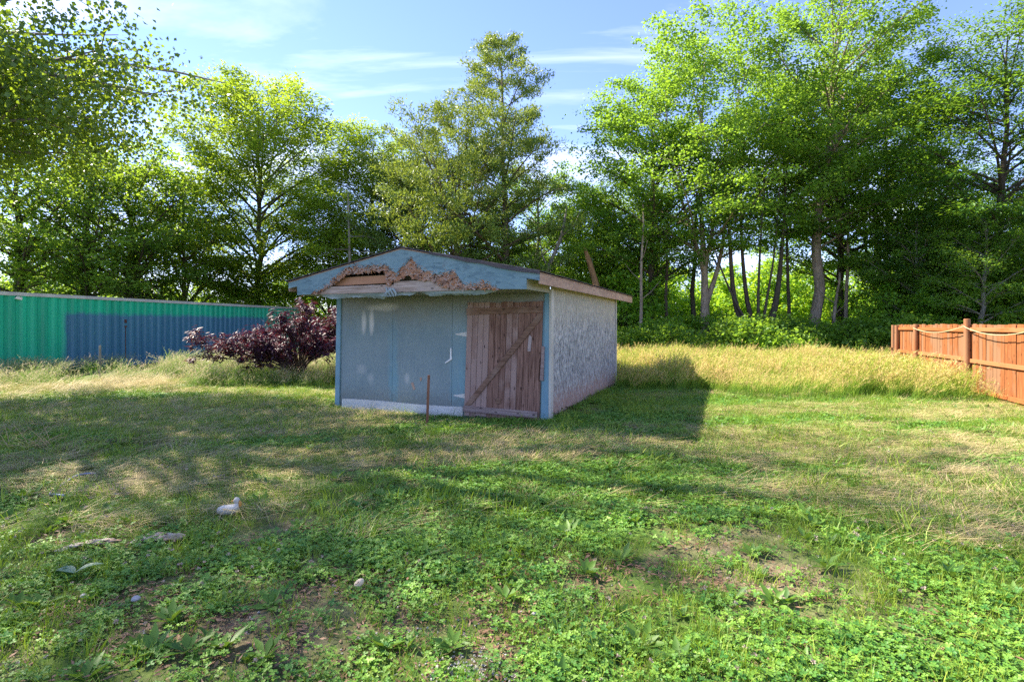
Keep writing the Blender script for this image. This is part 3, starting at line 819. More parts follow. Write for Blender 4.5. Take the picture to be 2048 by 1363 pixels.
for zr_ in (0.16, 0.80, 1.47):
    for (d0, d1) in ((16.1, 14.68), (14.64, 11.94), (11.90, 9.22), (9.18, 6.42), (6.38, 5.1)):
        mb = MB(); a, b = fl(d1)+0.005, fl(d0)-0.005
        dz = rng.uniform(-0.02, 0.02)
        mb.box((0, 0, 0), (b-a, 0.038, 0.085))
        o = mb.build('rail', M['fence_rail'], fence, bevel=0.004); o.location = (a, 0.0135, zr_-0.04+dz); o.rotation_euler = (0, rng.uniform(-0.006, 0.006), 0)
# a lone post just past the fence end with a short cross piece
mb = MB(); mb.tube([(0, 0, -0.3), (0, 0, 0.9), (0, 0, 1.58)], [0.056, 0.054, 0.05], 12)
px_, py_ = 11.83, 16.75
pst = mb.build('fence_post', M['fence_post'], None); pst.location = (px_, py_, 0)
tag(pst, 'lone brown round post past the far end of the cedar fence', 'post')
mb = MB(); mb.box((-0.14, -0.075, 0.80), (0.22, -0.053, 0.885)); mb.build('cross_piece', M['fence_rail'], pst)
# cord slung from post to post
g = G('cord'); g.bsdf((0.46, 0.38, 0.22), 0.7); M['cord'] = g.m
mb = MB()
def cat_(d0, d1, z0, z1, sag):
    t_ = np.linspace(0, 1, 22)
    q = np.stack([fl(d0)+(fl(d1)-fl(d0))*t_, np.full(22, 0.150), z0+(z1-z0)*t_-sag*4*t_*(1-t_)], 1)
    q[0, 1] = q[-1, 1] = 0.138
    return q
mb.tube(np.concatenate([cat_(14.66, 11.92, 1.50, 1.555, 0.13), cat_(11.92, 9.2, 1.555, 1.56, 0.17)[1:], cat_(9.2, 6.4, 1.56, 1.55, 0.15)[1:]]), 0.009, 6)
o = mb.build('cord', M['cord'], None, smooth=True); o.location = fence.location; o.rotation_euler = fence.rotation_euler
tag(o, 'thin tan cord slung in loops between the fence posts', 'cord')

# ------------------------------------------------------------------ trees
def unit(a): return a / (np.linalg.norm(a, axis=-1, keepdims=True) + 1e-9)

def leaf_arrays(P, D, Nn, L, W, fold=0.15, mid=0.45):
    n = len(P)
    S = unit(np.cross(D, Nn)); Nn = np.cross(S, D)
    L = np.broadcast_to(L, (n,))[:, None]; W = np.broadcast_to(W, (n,))[:, None]
    m = P + D*L*mid + Nn*W*fold
    V = np.stack([P, m + S*W*0.5, P + D*L, m - S*W*0.5], 1).reshape(-1, 3)
    k = np.arange(n)[:, None]*4
    T = np.concatenate([k + np.array([[0, 1, 2]]), k + np.array([[0, 2, 3]])])
    return V, T

def env_fn(kind, z):
    if kind == 'cone': return max(0.10, (1 - z)**0.62)*(0.62 + 0.38*min(1, z*6))
    if kind == 'column': return math.sqrt(max(0.03, 1 - ((z-0.45)/0.60)**4))
    if kind == 'vase': return math.sqrt(max(0.05, 1 - ((z-0.62)/0.66)**2)) 
    return math.sqrt(max(0.04, 1 - ((z-0.42)/0.61)**2))

def bez(a, b, c, t):
    t = t[:, None]
    return (1-t)**2*a + 2*t*(1-t)*b + t*t*c

def tree(name, seed, H, Rr, z0, tr, leafmat, barkmat, label, pos, group=None, env='ovoid', n_limb=42, n_sub=7, n_leaf=26, clus=0.48, leaf=(0.17, 0.11),
         style='broad', elev=(12, 48), stems=None, lean=(0, 0), wander=0.25, sub_len=0.36, flat=0.6, ivy=0, rz=0.0, sq=1.0, low_twigs=0, lobes=0.30, cat='tree', bare=0, thin=0.0, zpow=0.9):
    r = np.random.default_rng(seed)
    mbt = MB()
    if stems is None:
        n = 12; t = np.linspace(0, 1, n)
        off = np.cumsum(r.normal(0, 1, (n, 2)), 0); off -= off[0]
        off = off / max(1e-6, np.abs(off).max()) * wander
        st = np.stack([off[:, 0] + lean[0]*t**1.4, off[:, 1] + lean[1]*t**1.4, t*H*0.95], 1)
        rad = tr * (1.0 - 0.92*t)**0.85; rad[0] *= 1.35
        stems = [(st, rad)]
    for st, rad in stems:
        mbt.tube(st, rad, 9)
    tops = np.array([s_[0][-1] for s_ in stems])
    CP = []; CD = []; CV = []
    for i in range(n_limb):
        zr = (i + r.random()) / n_limb
        zr = zr**zpow
        az = i*2.39996 + r.uniform(-0.5, 0.5)
        lob = 1 - lobes + lobes*2*vnoise(az*1.1 + seed, zr*3.2, seed)
        e = Rr * env_fn(env, zr) * min(1.25, lob*r.uniform(0.85, 1.1))
        zt = z0 + (H - z0)*zr
        si = int(r.integers(len(stems)))
        if len(stems) > 1:
            # stem nearest to the limb direction
            dots = [s_[0][-1][0]*math.cos(az) + s_[0][-1][1]*math.sin(az) + r.normal(0, 0.6) for s_ in stems]
            si = int(np.argmax(dots))
        st, rad = stems[si]
        axis = np.array([np.interp(zt, stems[0][0][:, 2], stems[0][0][:, 0]), np.interp(zt, stems[0][0][:, 2], stems[0][0][:, 1])]) * (1.0 if len(stems) == 1 else 0.3)
        tip = np.array([axis[0] + e*math.cos(az), axis[1] + e*math.sin(az)*sq, zt + r.uniform(-0.3, 0.3)])
        el = R(elev[0] + (elev[1]-elev[0])*zr + r.uniform(-8, 8))
        zs = zt - e*math.tan(el)
        zs = min(max(zs, z0*0.8 + 0.2*r.random()), st[-1, 2]*0.98)
        s0 = np.array([np.interp(zs, st[:, 2], st[:, 0]), np.interp(zs, st[:, 2], st[:, 1]), zs])
        rs = float(np.interp(zs, st[:, 2], rad))
        ln = np.linalg.norm(tip - s0)
        ctrl = s0*0.5 + tip*0.5 + np.array([0, 0, r.uniform(-0.03, 0.16)*ln]) + r.normal(0, 0.06*ln, 3)
        tt = np.linspace(0, 1, 8)
        pth = bez(s0, ctrl, tip, tt)
        r0 = min(rs*0.6, 0.012 + 0.014*ln)
        mbt.tube(pth, r0*(1-tt*0.88), 5, cap=False)
        tang = unit(np.gradient(pth, axis=0))
        if bare and zr > 0.12 and r.random() < bare: continue
        CP.append(tip); CD.append(tang[-1]); CV.append(r.random())
        for j in range(n_sub):
            u = 0.22 + 0.78*(j + r.random())/n_sub
            p = bez(s0, ctrl, tip, np.array([u]))[0]
            tg = tang[min(7, int(u*7))]
            a2 = (1 if j % 2 else -1)*r.uniform(0.5, 1.3)
            d = np.array([tg[0]*math.cos(a2) - tg[1]*math.sin(a2), tg[0]*math.sin(a2) + tg[1]*math.cos(a2), tg[2]*0.5 + r.uniform(-0.25, 0.35)])
            d = unit(d)
            l2 = (sub_len*r.uniform(0.6, 1.2)*ln*(1.15-0.65*u) + 0.35)
            e2 = p + d*l2 + np.array([0, 0, -0.06*l2])
            m2 = (p + e2)/2 + np.array([0, 0, 0.10*l2])
            q = bez(p, m2*1.0, e2, np.array([0, 0.35, 0.7, 1.0]))
            mbt.tube(q, max(0.006, r0*0.35*(1-0.6*u))*np.array([1, 0.8, 0.55, 0.25]), 3, cap=False)
            cv = r.random()
            CP += [q[3], q[2]]; CD += [d, d]; CV += [cv, cv]
            if l2 > 1.1: CP.append(q[1]); CD.append(d); CV.append(cv)
    CP = np.array(CP); CD = np.array(CD); CV = np.array(CV)
    nc = len(CP)
    cnt = r.integers(int(n_leaf*0.6), int(n_leaf*1.4)+1, nc)
    if thin: cnt = np.maximum(3, cnt*(1 - thin*np.clip((CP[:, 2]-z0)/(H-z0)*1.5 - 0.30, 0, 1))).astype(int)
    idx = np.repeat(np.arange(nc), cnt); n = len(idx)
    cs = clus*r.uniform(0.6, 1.25, nc)
    off = r.normal(0, 0.5, (n, 3))*np.array([1, 1, flat])*cs[idx][:, None]
    P = CP[idx] + off
    if style == 'needle':
        D = unit(CD[idx]*0.5 + r.normal(0, 0.7, (n, 3)) + np.array([0, 0, 0.35]))
        Nn = unit(r.normal(0, 1, (n, 3)))
    elif style == 'frond':     # long leaflets hanging out from the twig end
        D = unit(off*np.array([1, 1, 0.4]) + CD[idx]*0.35*cs[idx][:, None] + r.normal(0, 0.18, (n, 3))*cs[idx][:, None] + np.array([0, 0, -0.22])*cs[idx][:, None])
        Nn = unit(np.array([0, 0, 1.0]) + r.normal(0, 0.35, (n, 3)))
    elif style == 'hang':      # poplar leaves dangle in every direction
        D = unit(r.normal(0, 0.8, (n, 3)) + np.array([0, 0, -0.7]))
        Nn = unit(r.normal(0, 1, (n, 3)))
    else:
        D = unit(r.normal(0, 1, (n, 3))*np.array([1, 1, 0.45]) + off*0.8 + np.array([0, 0, -0.15]))
        Nn = unit(np.array([0, 0, 0.9]) + r.normal(0, 0.55, (n, 3)))
    sc = r.uniform(0.65, 1.25, n)
    V, T = leaf_arrays(P, D, Nn, leaf[0]*sc, leaf[1]*sc)
    var = np.repeat(np.clip(0.75*CV[idx] + 0.30*r.random(n) - 0.02, 0, 1), 4)
    if ivy:
        n2 = ivy; st, rad = stems[0]
        zz_ = r.uniform(0.2, H*0.55, n2); a = r.uniform(0, 6.283, n2)
        cxv = np.interp(zz_, st[:, 2], st[:, 0]); cyv = np.interp(zz_, st[:, 2], st[:, 1]); rr_ = np.interp(zz_, st[:, 2], rad) + r.uniform(0, 0.22, n2)
        P2 = np.stack([cxv+rr_*np.cos(a), cyv+rr_*np.sin(a), zz_], 1)
        D2 = unit(r.normal(0, 0.5, (n2, 3)) + np.array([0, 0, -0.8])); N2 = unit(np.stack([np.cos(a), np.sin(a), 0*a+0.3], 1))
        V2, T2 = leaf_arrays(P2, D2, N2, 0.13, 0.12)
        T = np.concatenate([T, T2 + len(V)]); V = np.concatenate([V, V2]); var = np.concatenate([var, np.repeat(r.uniform(0, 0.35, n2), 4)])
    root = empty(name, (pos[0], pos[1], gzf(pos[0], pos[1])), rz)
    tag(root, label, cat, group)
    mbt.build('trunk', barkmat, root, smooth=True)
    c = bpy.data.objects.new('crown', np_mesh('crown', V, T, leafmat, var)); COL.objects.link(c); c.parent = root
    return root

def place(src, pos, label, group=None, s=1.0, rz=0.0, sz=None, name=None):
    o = copy_tree(src)
    o.location = (pos[0], pos[1], gzf(pos[0], pos[1]) - 0.02)
    o.rotation_euler = (0, 0, rz); o.scale = (s, s, sz or s)
    o["label"] = label
    if group: o["group"] = group
    elif "group" in o.keys(): del o["group"]
    return o
def at(px, d): return ((px-1024)/1080*d, d)

GB = 'trees in the wood behind the yard'
# near poplar, trunk out of frame at left
poplar = tree('poplar_tree', 11, 16.5, 7.0, 5.5, 0.42, M['leaf_poplar'], M['bark_grey'], 'large overhanging poplar tree with small dangling leaves at upper left', (-13.2, 10.6), n_limb=84, n_sub=11, n_leaf=72, clus=0.66, leaf=(0.09, 0.080), style='hang', elev=(4, 45), wander=0.4, sub_len=0.30, flat=0.8, lobes=0.2, thin=0.5, zpow=1.6, bare=0.6, sq=0.65)
# left wood behind the container
t_ivy = tree('maple_tree', 21, 11.2, 4.4, 2.2, 0.24, M['leaf_dark'], M['bark_dark'], 'dark leafy tree with ivy wrapped trunk, left of two behind the container', at(178, 27), ivy=1500, n_limb=38, n_leaf=30, clus=0.55, leaf=(0.15, 0.11), cat='tree')
t_ivy2 = place(t_ivy, at(265, 28.5), 'dark leafy tree with ivy wrapped trunk, right of two behind the container', s=0.97, rz=2.2)
t_l0 = place(t_ivy, at(28, 26), 'dark leafy tree at the left edge behind the container', s=1.02, rz=4.1)
walnut = tree('walnut_tree', 33, 17.6, 5.0, 3.4, 0.22, M['leaf_walnut'], M['bark_dark'], 'tall yellow green walnut tree with feathery drooping leaves behind the container end', at(516, 34.6), n_limb=60, n_sub=7, n_leaf=56, clus=0.72, leaf=(0.26, 0.095), style='frond', env='ovoid', elev=(18, 52), flat=0.55)
walnut2 = tree('walnut_tree', 37, 10.2, 4.0, 1.2, 0.16, M['leaf_walnut'], M['bark_dark'], 'shorter bright yellow green walnut tree leaning over the container', at(372, 31), n_limb=34, n_sub=7, n_leaf=40, clus=0.70, leaf=(0.25, 0.095), style='frond', elev=(20, 55), flat=0.5)
w3 = place(walnut, at(745, 33), 'yellow green walnut tree just left of the shed ridge', s=0.78, rz=1.9, sz=0.76)
w4 = place(walnut2, at(655, 38), 'leafy green walnut tree low between the container and shed', s=0.86, rz=2.8)
# pines
pine = tree('pine_tree', 45, 17.6, 5.6, 5.0, 0.24, M['needle'], M['bark_pine'], 'tall ragged pine tree rising highest behind the shed', at(1012, 30), n_limb=44, n_sub=9, n_leaf=46, clus=0.38, leaf=(0.19, 0.055), style='needle', env='cone', elev=(14, 42), wander=0.35, flat=0.7, lobes=0.55, sub_len=0.30)
pine2 = tree('pine_tree', 52, 12.8, 4.3, 3.6, 0.20, M['needle'], M['bark_pine'], 'shorter olive pine tree left of the tall pine', at(915, 29), n_limb=40, n_sub=9, n_leaf=48, clus=0.40, leaf=(0.19, 0.058), style='needle', env='ovoid', elev=(15, 55), wander=0.5, flat=0.7, lobes=0.4)
pine3 = place(pine2, at(838, 31.5), 'olive pine tree behind the shed ridge', s=0.98, rz=2.0)
# centre
maple_c = tree('maple_tree', 61, 11.5, 3.6, 2.6, 0.2, M['leaf_maple'], M['bark_grey'], 'dark green maple tree right behind the tall pine trunk', at(1075, 33.5), n_limb=34, n_sub=7, n_leaf=40, clus=0.52, leaf=(0.14, 0.105), env='ovoid')
m_c3 = place(maple_c, at(1110, 40), 'pale green tree seen through the gap above the shed roof', s=0.85, rz=3.0)
m_c2 = place(maple_c, at(1165, 35), 'small light green tree in the gap left of the tall maples', s=0.85, rz=1.0)
# right wood
maple_a = tree('maple_tree', 71, 14.4, 4.2, 4.2, 0.22, M['leaf_maple'], M['bark_dark'], 'leafy maple tree at the left end of the right hand row', at(1300, 29.5), n_limb=48, n_sub=7, n_leaf=44, clus=0.52, leaf=(0.145, 0.105), lobes=0.35)
def stem(pts, r0, r1, n=14):
    p = np.array(pts, float); s_ = np.linspace(0, 1, len(p)); t = np.linspace(0, 1, n)
    q = np.stack([np.interp(t, s_, p[:, k]) for k in range(3)], 1)
    for _ in range(2): q[1:-1] = 0.25*q[:-2] + 0.5*q[1:-1] + 0.25*q[2:]
    rr_ = r0 + (r1-r0)*t**0.8; rr_[0] *= 1.15
    return (q, rr_)
fork = tree('maple_tree', 75, 17.2, 4.6, 5.2, 0.3, M['leaf_maple'], M['bark_pale'], 'tall maple tree with pale forked trunk', at(1408, 28), n_limb=54, n_sub=7, n_leaf=44, clus=0.55, leaf=(0.145, 0.105), lobes=0.35,
            stems=[stem([(0, 0, 0), (0.06, 0, 2.6), (0.0, 0, 5.2), (-0.25, 0.1, 9), (0.1, 0, 16.2)], 0.30, 0.03), stem([(0.05, 0, 2.5), (0.55, 0.1, 3.8), (0.95, 0.1, 5.2), (1.3, 0.2, 8.0), (2.0, 0.3, 14.5)], 0.17, 0.03), stem([(0.03, 0, 4.6), (0.3, -0.3, 6), (0.4, -0.6, 9), (-0.9, -0.9, 13.5)], 0.15, 0.03), stem([(-0.02, 0, 4.4), (-0.5, 0.2, 6.2), (-1.4, 0.2, 9), (-2.4, 0.2, 12.5)], 0.14, 0.03)])
multi = tree('maple_tree', 77, 13.4, 3.4, 6.2, 0.3, M['leaf_maple'], M['bark_dark'], 'dark tree with many stems spreading from one stump', at(1520, 27.5), n_limb=30, n_sub=7, n_leaf=38, clus=0.50, leaf=(0.14, 0.105), lobes=0.4,
            stems=[stem([(0, 0, 0), (0, 0, 0.9), (0.12, 0, 1.4)], 0.55, 0.42, 6), stem([(-0.1, 0, 0.9), (-0.9, 0.1, 1.6), (-1.35, 0.1, 3.0), (-1.45, 0.1, 5), (-1.7, 0, 9), (-1.9, 0, 12)], 0.22, 0.03), stem([(0.1, 0, 0.9), (0.7, 0, 2.0), (1.05, 0.1, 4), (1.25, 0.1, 6.5), (1.6, 0.2, 12)], 0.24, 0.03),
                   stem([(0, 0.1, 1.0), (-0.5, 0.2, 2.2), (-0.75, 0.3, 4.5), (-0.9, 0.3, 8), (-0.6, 0.3, 12)], 0.17, 0.03), stem([(0.05, -0.1, 1.0), (0.15, -0.3, 2.6), (0.5, -0.5, 5), (0.7, -0.7, 9)], 0.10, 0.02), stem([(-0.05, -0.1, 1.0), (-0.25, -0.3, 2.6), (-0.2, -0.5, 6), (0.1, -0.6, 10.5)], 0.11, 0.02), stem([(-0.2, 0, 1.0), (-1.3, -0.2, 2.6), (-2.2, -0.3, 4.6), (-2.8, -0.3, 6.8)], 0.09, 0.02)])
tallm = tree('maple_tree', 79, 19.8, 4.4, 6.4, 0.30, M['leaf_maple'], M['bark_pale'], 'tallest maple tree with pale bare lower trunk, right of the stump tree', at(1622, 28), n_limb=56, n_sub=8, n_leaf=42, clus=0.55, leaf=(0.145, 0.105), env='column', lean=(2.0, 0.3), lobes=0.4, wander=0.35)
m_b1 = place(maple_a, at(1682, 29.5), 'dark trunked maple tree beside the tallest maple', s=1.04, rz=2.4)
m_b2 = place(fork, at(1770, 31), 'broad maple tree filling the space left of the fence end', s=0.90, rz=2.9)
m_b3 = place(maple_a, at(1880, 34), 'low dark maple tree above the far end of the fence', s=0.74, rz=5.0)
m_b4 = place(maple_a, at(1225, 32), 'slim maple tree behind the right corner of the shed', s=0.72, rz=0.7)
feather = tree('locust_tree', 83, 15.4, 5.0, 3.0, 0.22, M['leaf_feather'], M['bark_dark'], 'airy locust tree with drooping feathery branches at the right edge', at(2010, 24.5), n_limb=58, n_sub=9, n_leaf=56, clus=0.72, leaf=(0.18, 0.072), style='frond', elev=(10, 40), lobes=0.5, flat=0.4, env='ovoid')
m_b5 = place(maple_a, at(2130, 28), 'dark maple tree behind the locust at the right edge', s=0.8, rz=3.6)
m_b6 = place(maple_c, at(1840, 25.5), 'small leafy maple tree just behind the far end of the fence', s=0.62, rz=1.3)
m_b7 = place(maple_c, at(1965, 23), 'small leafy maple tree behind the middle of the fence', s=0.6, rz=4.3)
m_b8 = place(maple_c, at(2085, 24), 'small leafy maple tree behind the fence at the right edge', s=0.62, rz=5.3)

# dead and leaning trunks
mb = MB(); p, rr_ = stem([(0, 0, 0), (0.3, 0, 3.0), (0.9, 0, 4.6), (1.7, 0, 6.4), (1.95, 0.1, 8.0)], 0.20, 0.05)
mb.tube(p, rr_, 8)
mb.tube([(0.9, 0, 4.6), (0.6, 0.1, 5.4), (0.45, 0.1, 6.6)], [0.06, 0.04, 0.015], 5); mb.tube([(1.7, 0, 6.4), (2.4, 0.1, 7.0), (2.7, 0.1, 7.9)], [0.06, 0.04, 0.015], 5)
o = mb.build('leaning_tree', M['bark_grey'], None, smooth=True); o.location = (*at(1062, 29.2), 0)
tag(o, 'bare grey trunk leaning right, above the right slope of the shed roof', 'tree')
mb = MB(); mb.tube([(0.75, 0, 0), (0.7, 0, 2), (0.62, 0, 3.6), (0.3, 0, 4.7), (0.08, 0, 5.35), (0.0, 0, 5.6)], [0.22, 0.19, 0.165, 0.14, 0.09, 0.01], 9)
o = mb.build('snag', M['deadwood'], None, smooth=True); o.location = (*at(1168, 27.5), 0)
tag(o, 'broken orange brown snag with splintered top behind the shed roof', 'tree snag')
mb = MB(); zs = np.linspace(0, 8.6, 8); mb.tube(np.stack([-0.01*zs-0.015*zs, 0*zs, zs], 1), 0.115-0.009*zs, 9)
for z, a, l in ((4.6, 0.3, 1.6), (4.4, 2.6, 1.3), (5.4, -0.4, 2.2), (5.6, 2.9, 1.8), (6.3, 0.2, 1.8), (3.9, -0.5, 1.7)):
    x0 = -0.025*z
    mb.tube([(x0, 0, z), (x0+math.cos(a)*l*0.5, math.sin(a)*l*0.5, z+0.05), (x0+math.cos(a)*l, math.sin(a)*l, z-0.25)], [0.03, 0.02, 0.006], 4)
o = mb.build('bare_trunk', M['bark_grey'], None, smooth=True); o.location = (*at(704, 29), 0)
tag(o, 'straight bare grey trunk with thin dead twigs left of the shed ridge', 'tree')
mb = MB()
for k, (px_, d, r_, h, l_) in enumerate(((1281, 26.5, 0.09, 7.5, 0.02), (1330, 28.5, 0.10, 8, 0.05), (1386, 30, 0.15, 9, 0.1), (1578, 29, 0.10, 10, -0.05), (1655, 27.2, 0.11, 4.2, 0.35), (1694, 27.8, 0.10, 8.5, 0.05))):
    mb = MB(); zs = np.linspace(0, h, 9); r3 = np.random.default_rng(k)
    wob = np.cumsum(r3.normal(0, 0.04, 9))
    mb.tube(np.stack([l_*zs/h*2+wob, wob[::-1]*0.5, zs], 1), r_*(1.1-0.7*zs/h), 8)
    for q in range(5):
        z = h*(0.45+0.11*q); a = q*2.4+k; l = 0.9
        i_ = int(z/h*8)
        x0 = (l_*zs/h*2+wob)[i_]
        mb.tube([(x0, 0, zs[i_]), (x0+math.cos(a)*l*0.5, math.sin(a)*l*0.5, zs[i_]+0.35), (x0+math.cos(a)*l, math.sin(a)*l, zs[i_]+0.9)], [0.03, 0.02, 0.006], 4)
    o = mb.build('thin_trunk', M['bark_pale'] if k in (0, 4, 5) else M['bark_dark'], None, smooth=True); o.location = (*at(px_, d), 0)
    tag(o, ['short pale sapling trunk just right of the shed', 'thin dark trunk between the shed and the forked maple', 'dark trunk just left of the forked maple', 'slim dark trunk between the stump tree and tallest maple', 'reddish broken trunk leaning right of the tallest maple', 'slim pale birch like trunk left of the fence end'][k], 'tree trunk')

# wood further back: copies that read as depth behind the first row
rb = np.random.default_rng(99)
srcs = [maple_a, maple_c, t_ivy, maple_a, maple_c]
back = [(1290, 46, .66), (1450, 50, .62), (1715, 50, .72), (1870, 46, .70), (2040, 43, .72),
        (110, 46, .7), (590, 43, .55), (800, 45, .6), (960, 45, .62), (1205, 46, .8)]
back.sort()
NTH = ['first', 'second', 'third', 'fourth', 'fifth', 'sixth', 'seventh', 'eighth', 'ninth', 'tenth', 'eleventh', 'twelfth', 'thirteenth']
for k, (px_, d, s_) in enumerate(back):
    o = place(srcs[k % len(srcs)], at(px_, d), 'far leafy tree glimpsed behind the front row, %s from the left' % NTH[k], GB, s=s_, rz=rb.uniform(0, 6.28))

# understory shrubs
GU = 'undergrowth shrubs along the wood edge'
def shrub(seed, H, Rr, name='understory_shrub', mat='leaf_under', **kw):
    r = np.random.default_rng(seed)
    sts = []
    for k in range(5):
        a = k*1.257 + r.uniform(-0.4, 0.4); e = Rr*0.5*r.uniform(0.4, 1)
        sts.append(stem([(0.05*math.cos(a), 0.05*math.sin(a), -0.05), (0.35*e*math.cos(a), 0.35*e*math.sin(a), H*0.4), (e*math.cos(a), e*math.sin(a), H*r.uniform(0.75, 0.95))], 0.035, 0.008, 8))
    return tree(name, seed, H, Rr, 0.25, 0.03, M[mat], M['bark_dark'], 'leafy green shrub in the undergrowth at the wood edge', (0, 0), GU, n_limb=26, n_sub=5, stems=sts, cat='shrub', elev=(10, 40), **kw)
sA = shrub(301, 3.4, 1.9, n_leaf=24, clus=0.42, leaf=(0.15, 0.115))
sB = shrub(302, 2.2, 1.7, n_leaf=22, clus=0.40, leaf=(0.14, 0.11))
sC = shrub(303, 1.3, 1.3, mat='leaf_maple', n_leaf=20, clus=0.36, leaf=(0.13, 0.10))
spots = []
ORD = ['first', 'second', 'third', 'fourth', 'fifth', 'sixth', 'seventh', 'eighth', 'ninth', 'tenth', 'eleventh', 'twelfth', 'thirteenth', 'fourteenth', 'fifteenth', 'sixteenth', 'seventeenth', 'eighteenth', 'nineteenth', 'twentieth', 'twenty first', 'twenty second', 'twenty third', 'twenty fourth', 'twenty fifth', 'twenty sixth']
def row(src, n, x0, dx, j, d0, d1, s0, s1, txt):
    q = sorted((x0 + k*dx + rb.uniform(-j, j), rb.uniform(d0, d1), rb.uniform(s0, s1)) for k in range(n))
    for k, (px_, d, s_) in enumerate(q): spots.append((src, px_, d, s_, txt % ORD[k]))
row(sA, 24, 1195, 38, 20, 33, 46, 1.0, 1.75, 'tall sunlit shrub deep behind the right hand trunks, %s from the left')
row(sB, 10, 1215, 90, 25, 26, 30, 0.6, 0.9, 'knee high shrub among the right hand trunks, %s from the left')
row(sC, 20, 1225, 34, 14, 22.8, 25.5, 0.5, 1.25, 'low shrub along the far edge of the golden grass, %s from the shed')
row(sA, 9, 1800, 36, 14, 24, 31, 0.8, 1.3, 'leafy green shrub rising behind the cedar fence, %s from its far end')
row(sA, 10, 20, 62, 20, 33, 40, 1.0, 1.5, 'leafy shrub low in the wood behind the container, %s from the left')
row(sB, 7, 700, 75, 20, 30, 37, 0.9, 1.5, 'leafy shrub behind the shed and its gable, %s from the left')
for k, (px_, d_, s_) in enumerate(((1255, 30, 1.3), (1735, 29, 1.2), (1900, 27, 1.4))): spots.append((sA, px_, d_, s_, 'man high bush standing between the right hand trunks, %s from the left' % ORD[k]))
first = {}
for src, px_, d, s_, lab in spots:
    p = at(px_, d)
    if src not in first:
        first[src] = 1; o = src
        o.location = (p[0], p[1], gzf(*p)); o.scale = (s_, s_, s_); o['label'] = lab
    else:
        o = place(src, p, lab, GU, s=s_, rz=rb.uniform(0, 6.28))

# purple leaved shrub behind the shed corner
r = np.random.default_rng(401)
mbt = MB(); CP = []; CD = []
for k in range(46):
    # arching branches from a low fork, long to the left
    a = r.uniform(0, 6.283); 
    ex = math.cos(a)*(2.5 if math.cos(a) < 0 else 1.5); ey = math.sin(a)*1.1
    f = r.uniform(0.45, 1.0)
    htop = (1.0 + 1.0*r.random()) if ex > -0.9 else (0.85 + 0.65*r.random())
    s0 = np.array([0, 0, 0.1 + 0.2*r.random()]); tip = np.array([ex*f, ey*f, htop*(0.6 + 0.4*f) if f < 0.8 else htop*r.uniform(0.65, 1)])
    c = np.array([ex*f*0.35, ey*f*0.35, tip[2]*0.85])
    tt = np.linspace(0, 1, 8); p = bez(s0, c, tip, tt); mbt.tube(p, 0.025*(1-0.85*tt)+0.002, 5, cap=False)
    tg = unit(np.gradient(p, axis=0))
    for u in (0.5, 0.65, 0.8, 0.92, 1.0):
        q = bez(s0, c, tip, np.array([u]))[0]; d = tg[min(7, int(u*7))]
        for w in range(2):
            e = q + unit(d*0.5 + r.normal(0, 0.6, 3))*r.uniform(0.1, 0.32); mbt.tube([q, (q+e)/2+np.array([0, 0, .03]), e], [0.006, 0.005, 0.003], 3, cap=False); CP.append(e); CD.append(d)
        CP.append(q); CD.append(d)
CP = np.array(CP); n_l = 26
idx = np.repeat(np.arange(len(CP)), n_l); n = len(idx)
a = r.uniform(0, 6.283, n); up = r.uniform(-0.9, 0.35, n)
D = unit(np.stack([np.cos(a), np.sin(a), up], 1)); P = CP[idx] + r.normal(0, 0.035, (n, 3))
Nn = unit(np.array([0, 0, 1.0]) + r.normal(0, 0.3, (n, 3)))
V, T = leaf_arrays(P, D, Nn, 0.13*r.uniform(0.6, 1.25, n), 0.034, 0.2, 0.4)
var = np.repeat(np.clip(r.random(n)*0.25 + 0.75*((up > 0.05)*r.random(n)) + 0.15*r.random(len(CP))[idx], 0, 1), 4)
pos = at(598, 14.6)
ps = empty('purple_shrub', (*pos, gzf(*pos)), 0.0); ps.scale = (1.18, 1.15, 1.14); tag(ps, 'dark purple red shrub with long drooping leaves beside the shed', 'shrub')
mbt.build('branches', M['bark_dark'], ps, smooth=True)
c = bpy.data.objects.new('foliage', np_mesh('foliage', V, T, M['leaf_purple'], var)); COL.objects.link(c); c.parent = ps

# ------------------------------------------------------------------ ground cover (instanced stuff)
def proto_col(name, meshes):
    c = bpy.data.collections.new(name)
    for k, me in enumerate(meshes):
        o = bpy.data.objects.new('%s_%02d' % (name, k), me); c.objects.link(o)
    return c

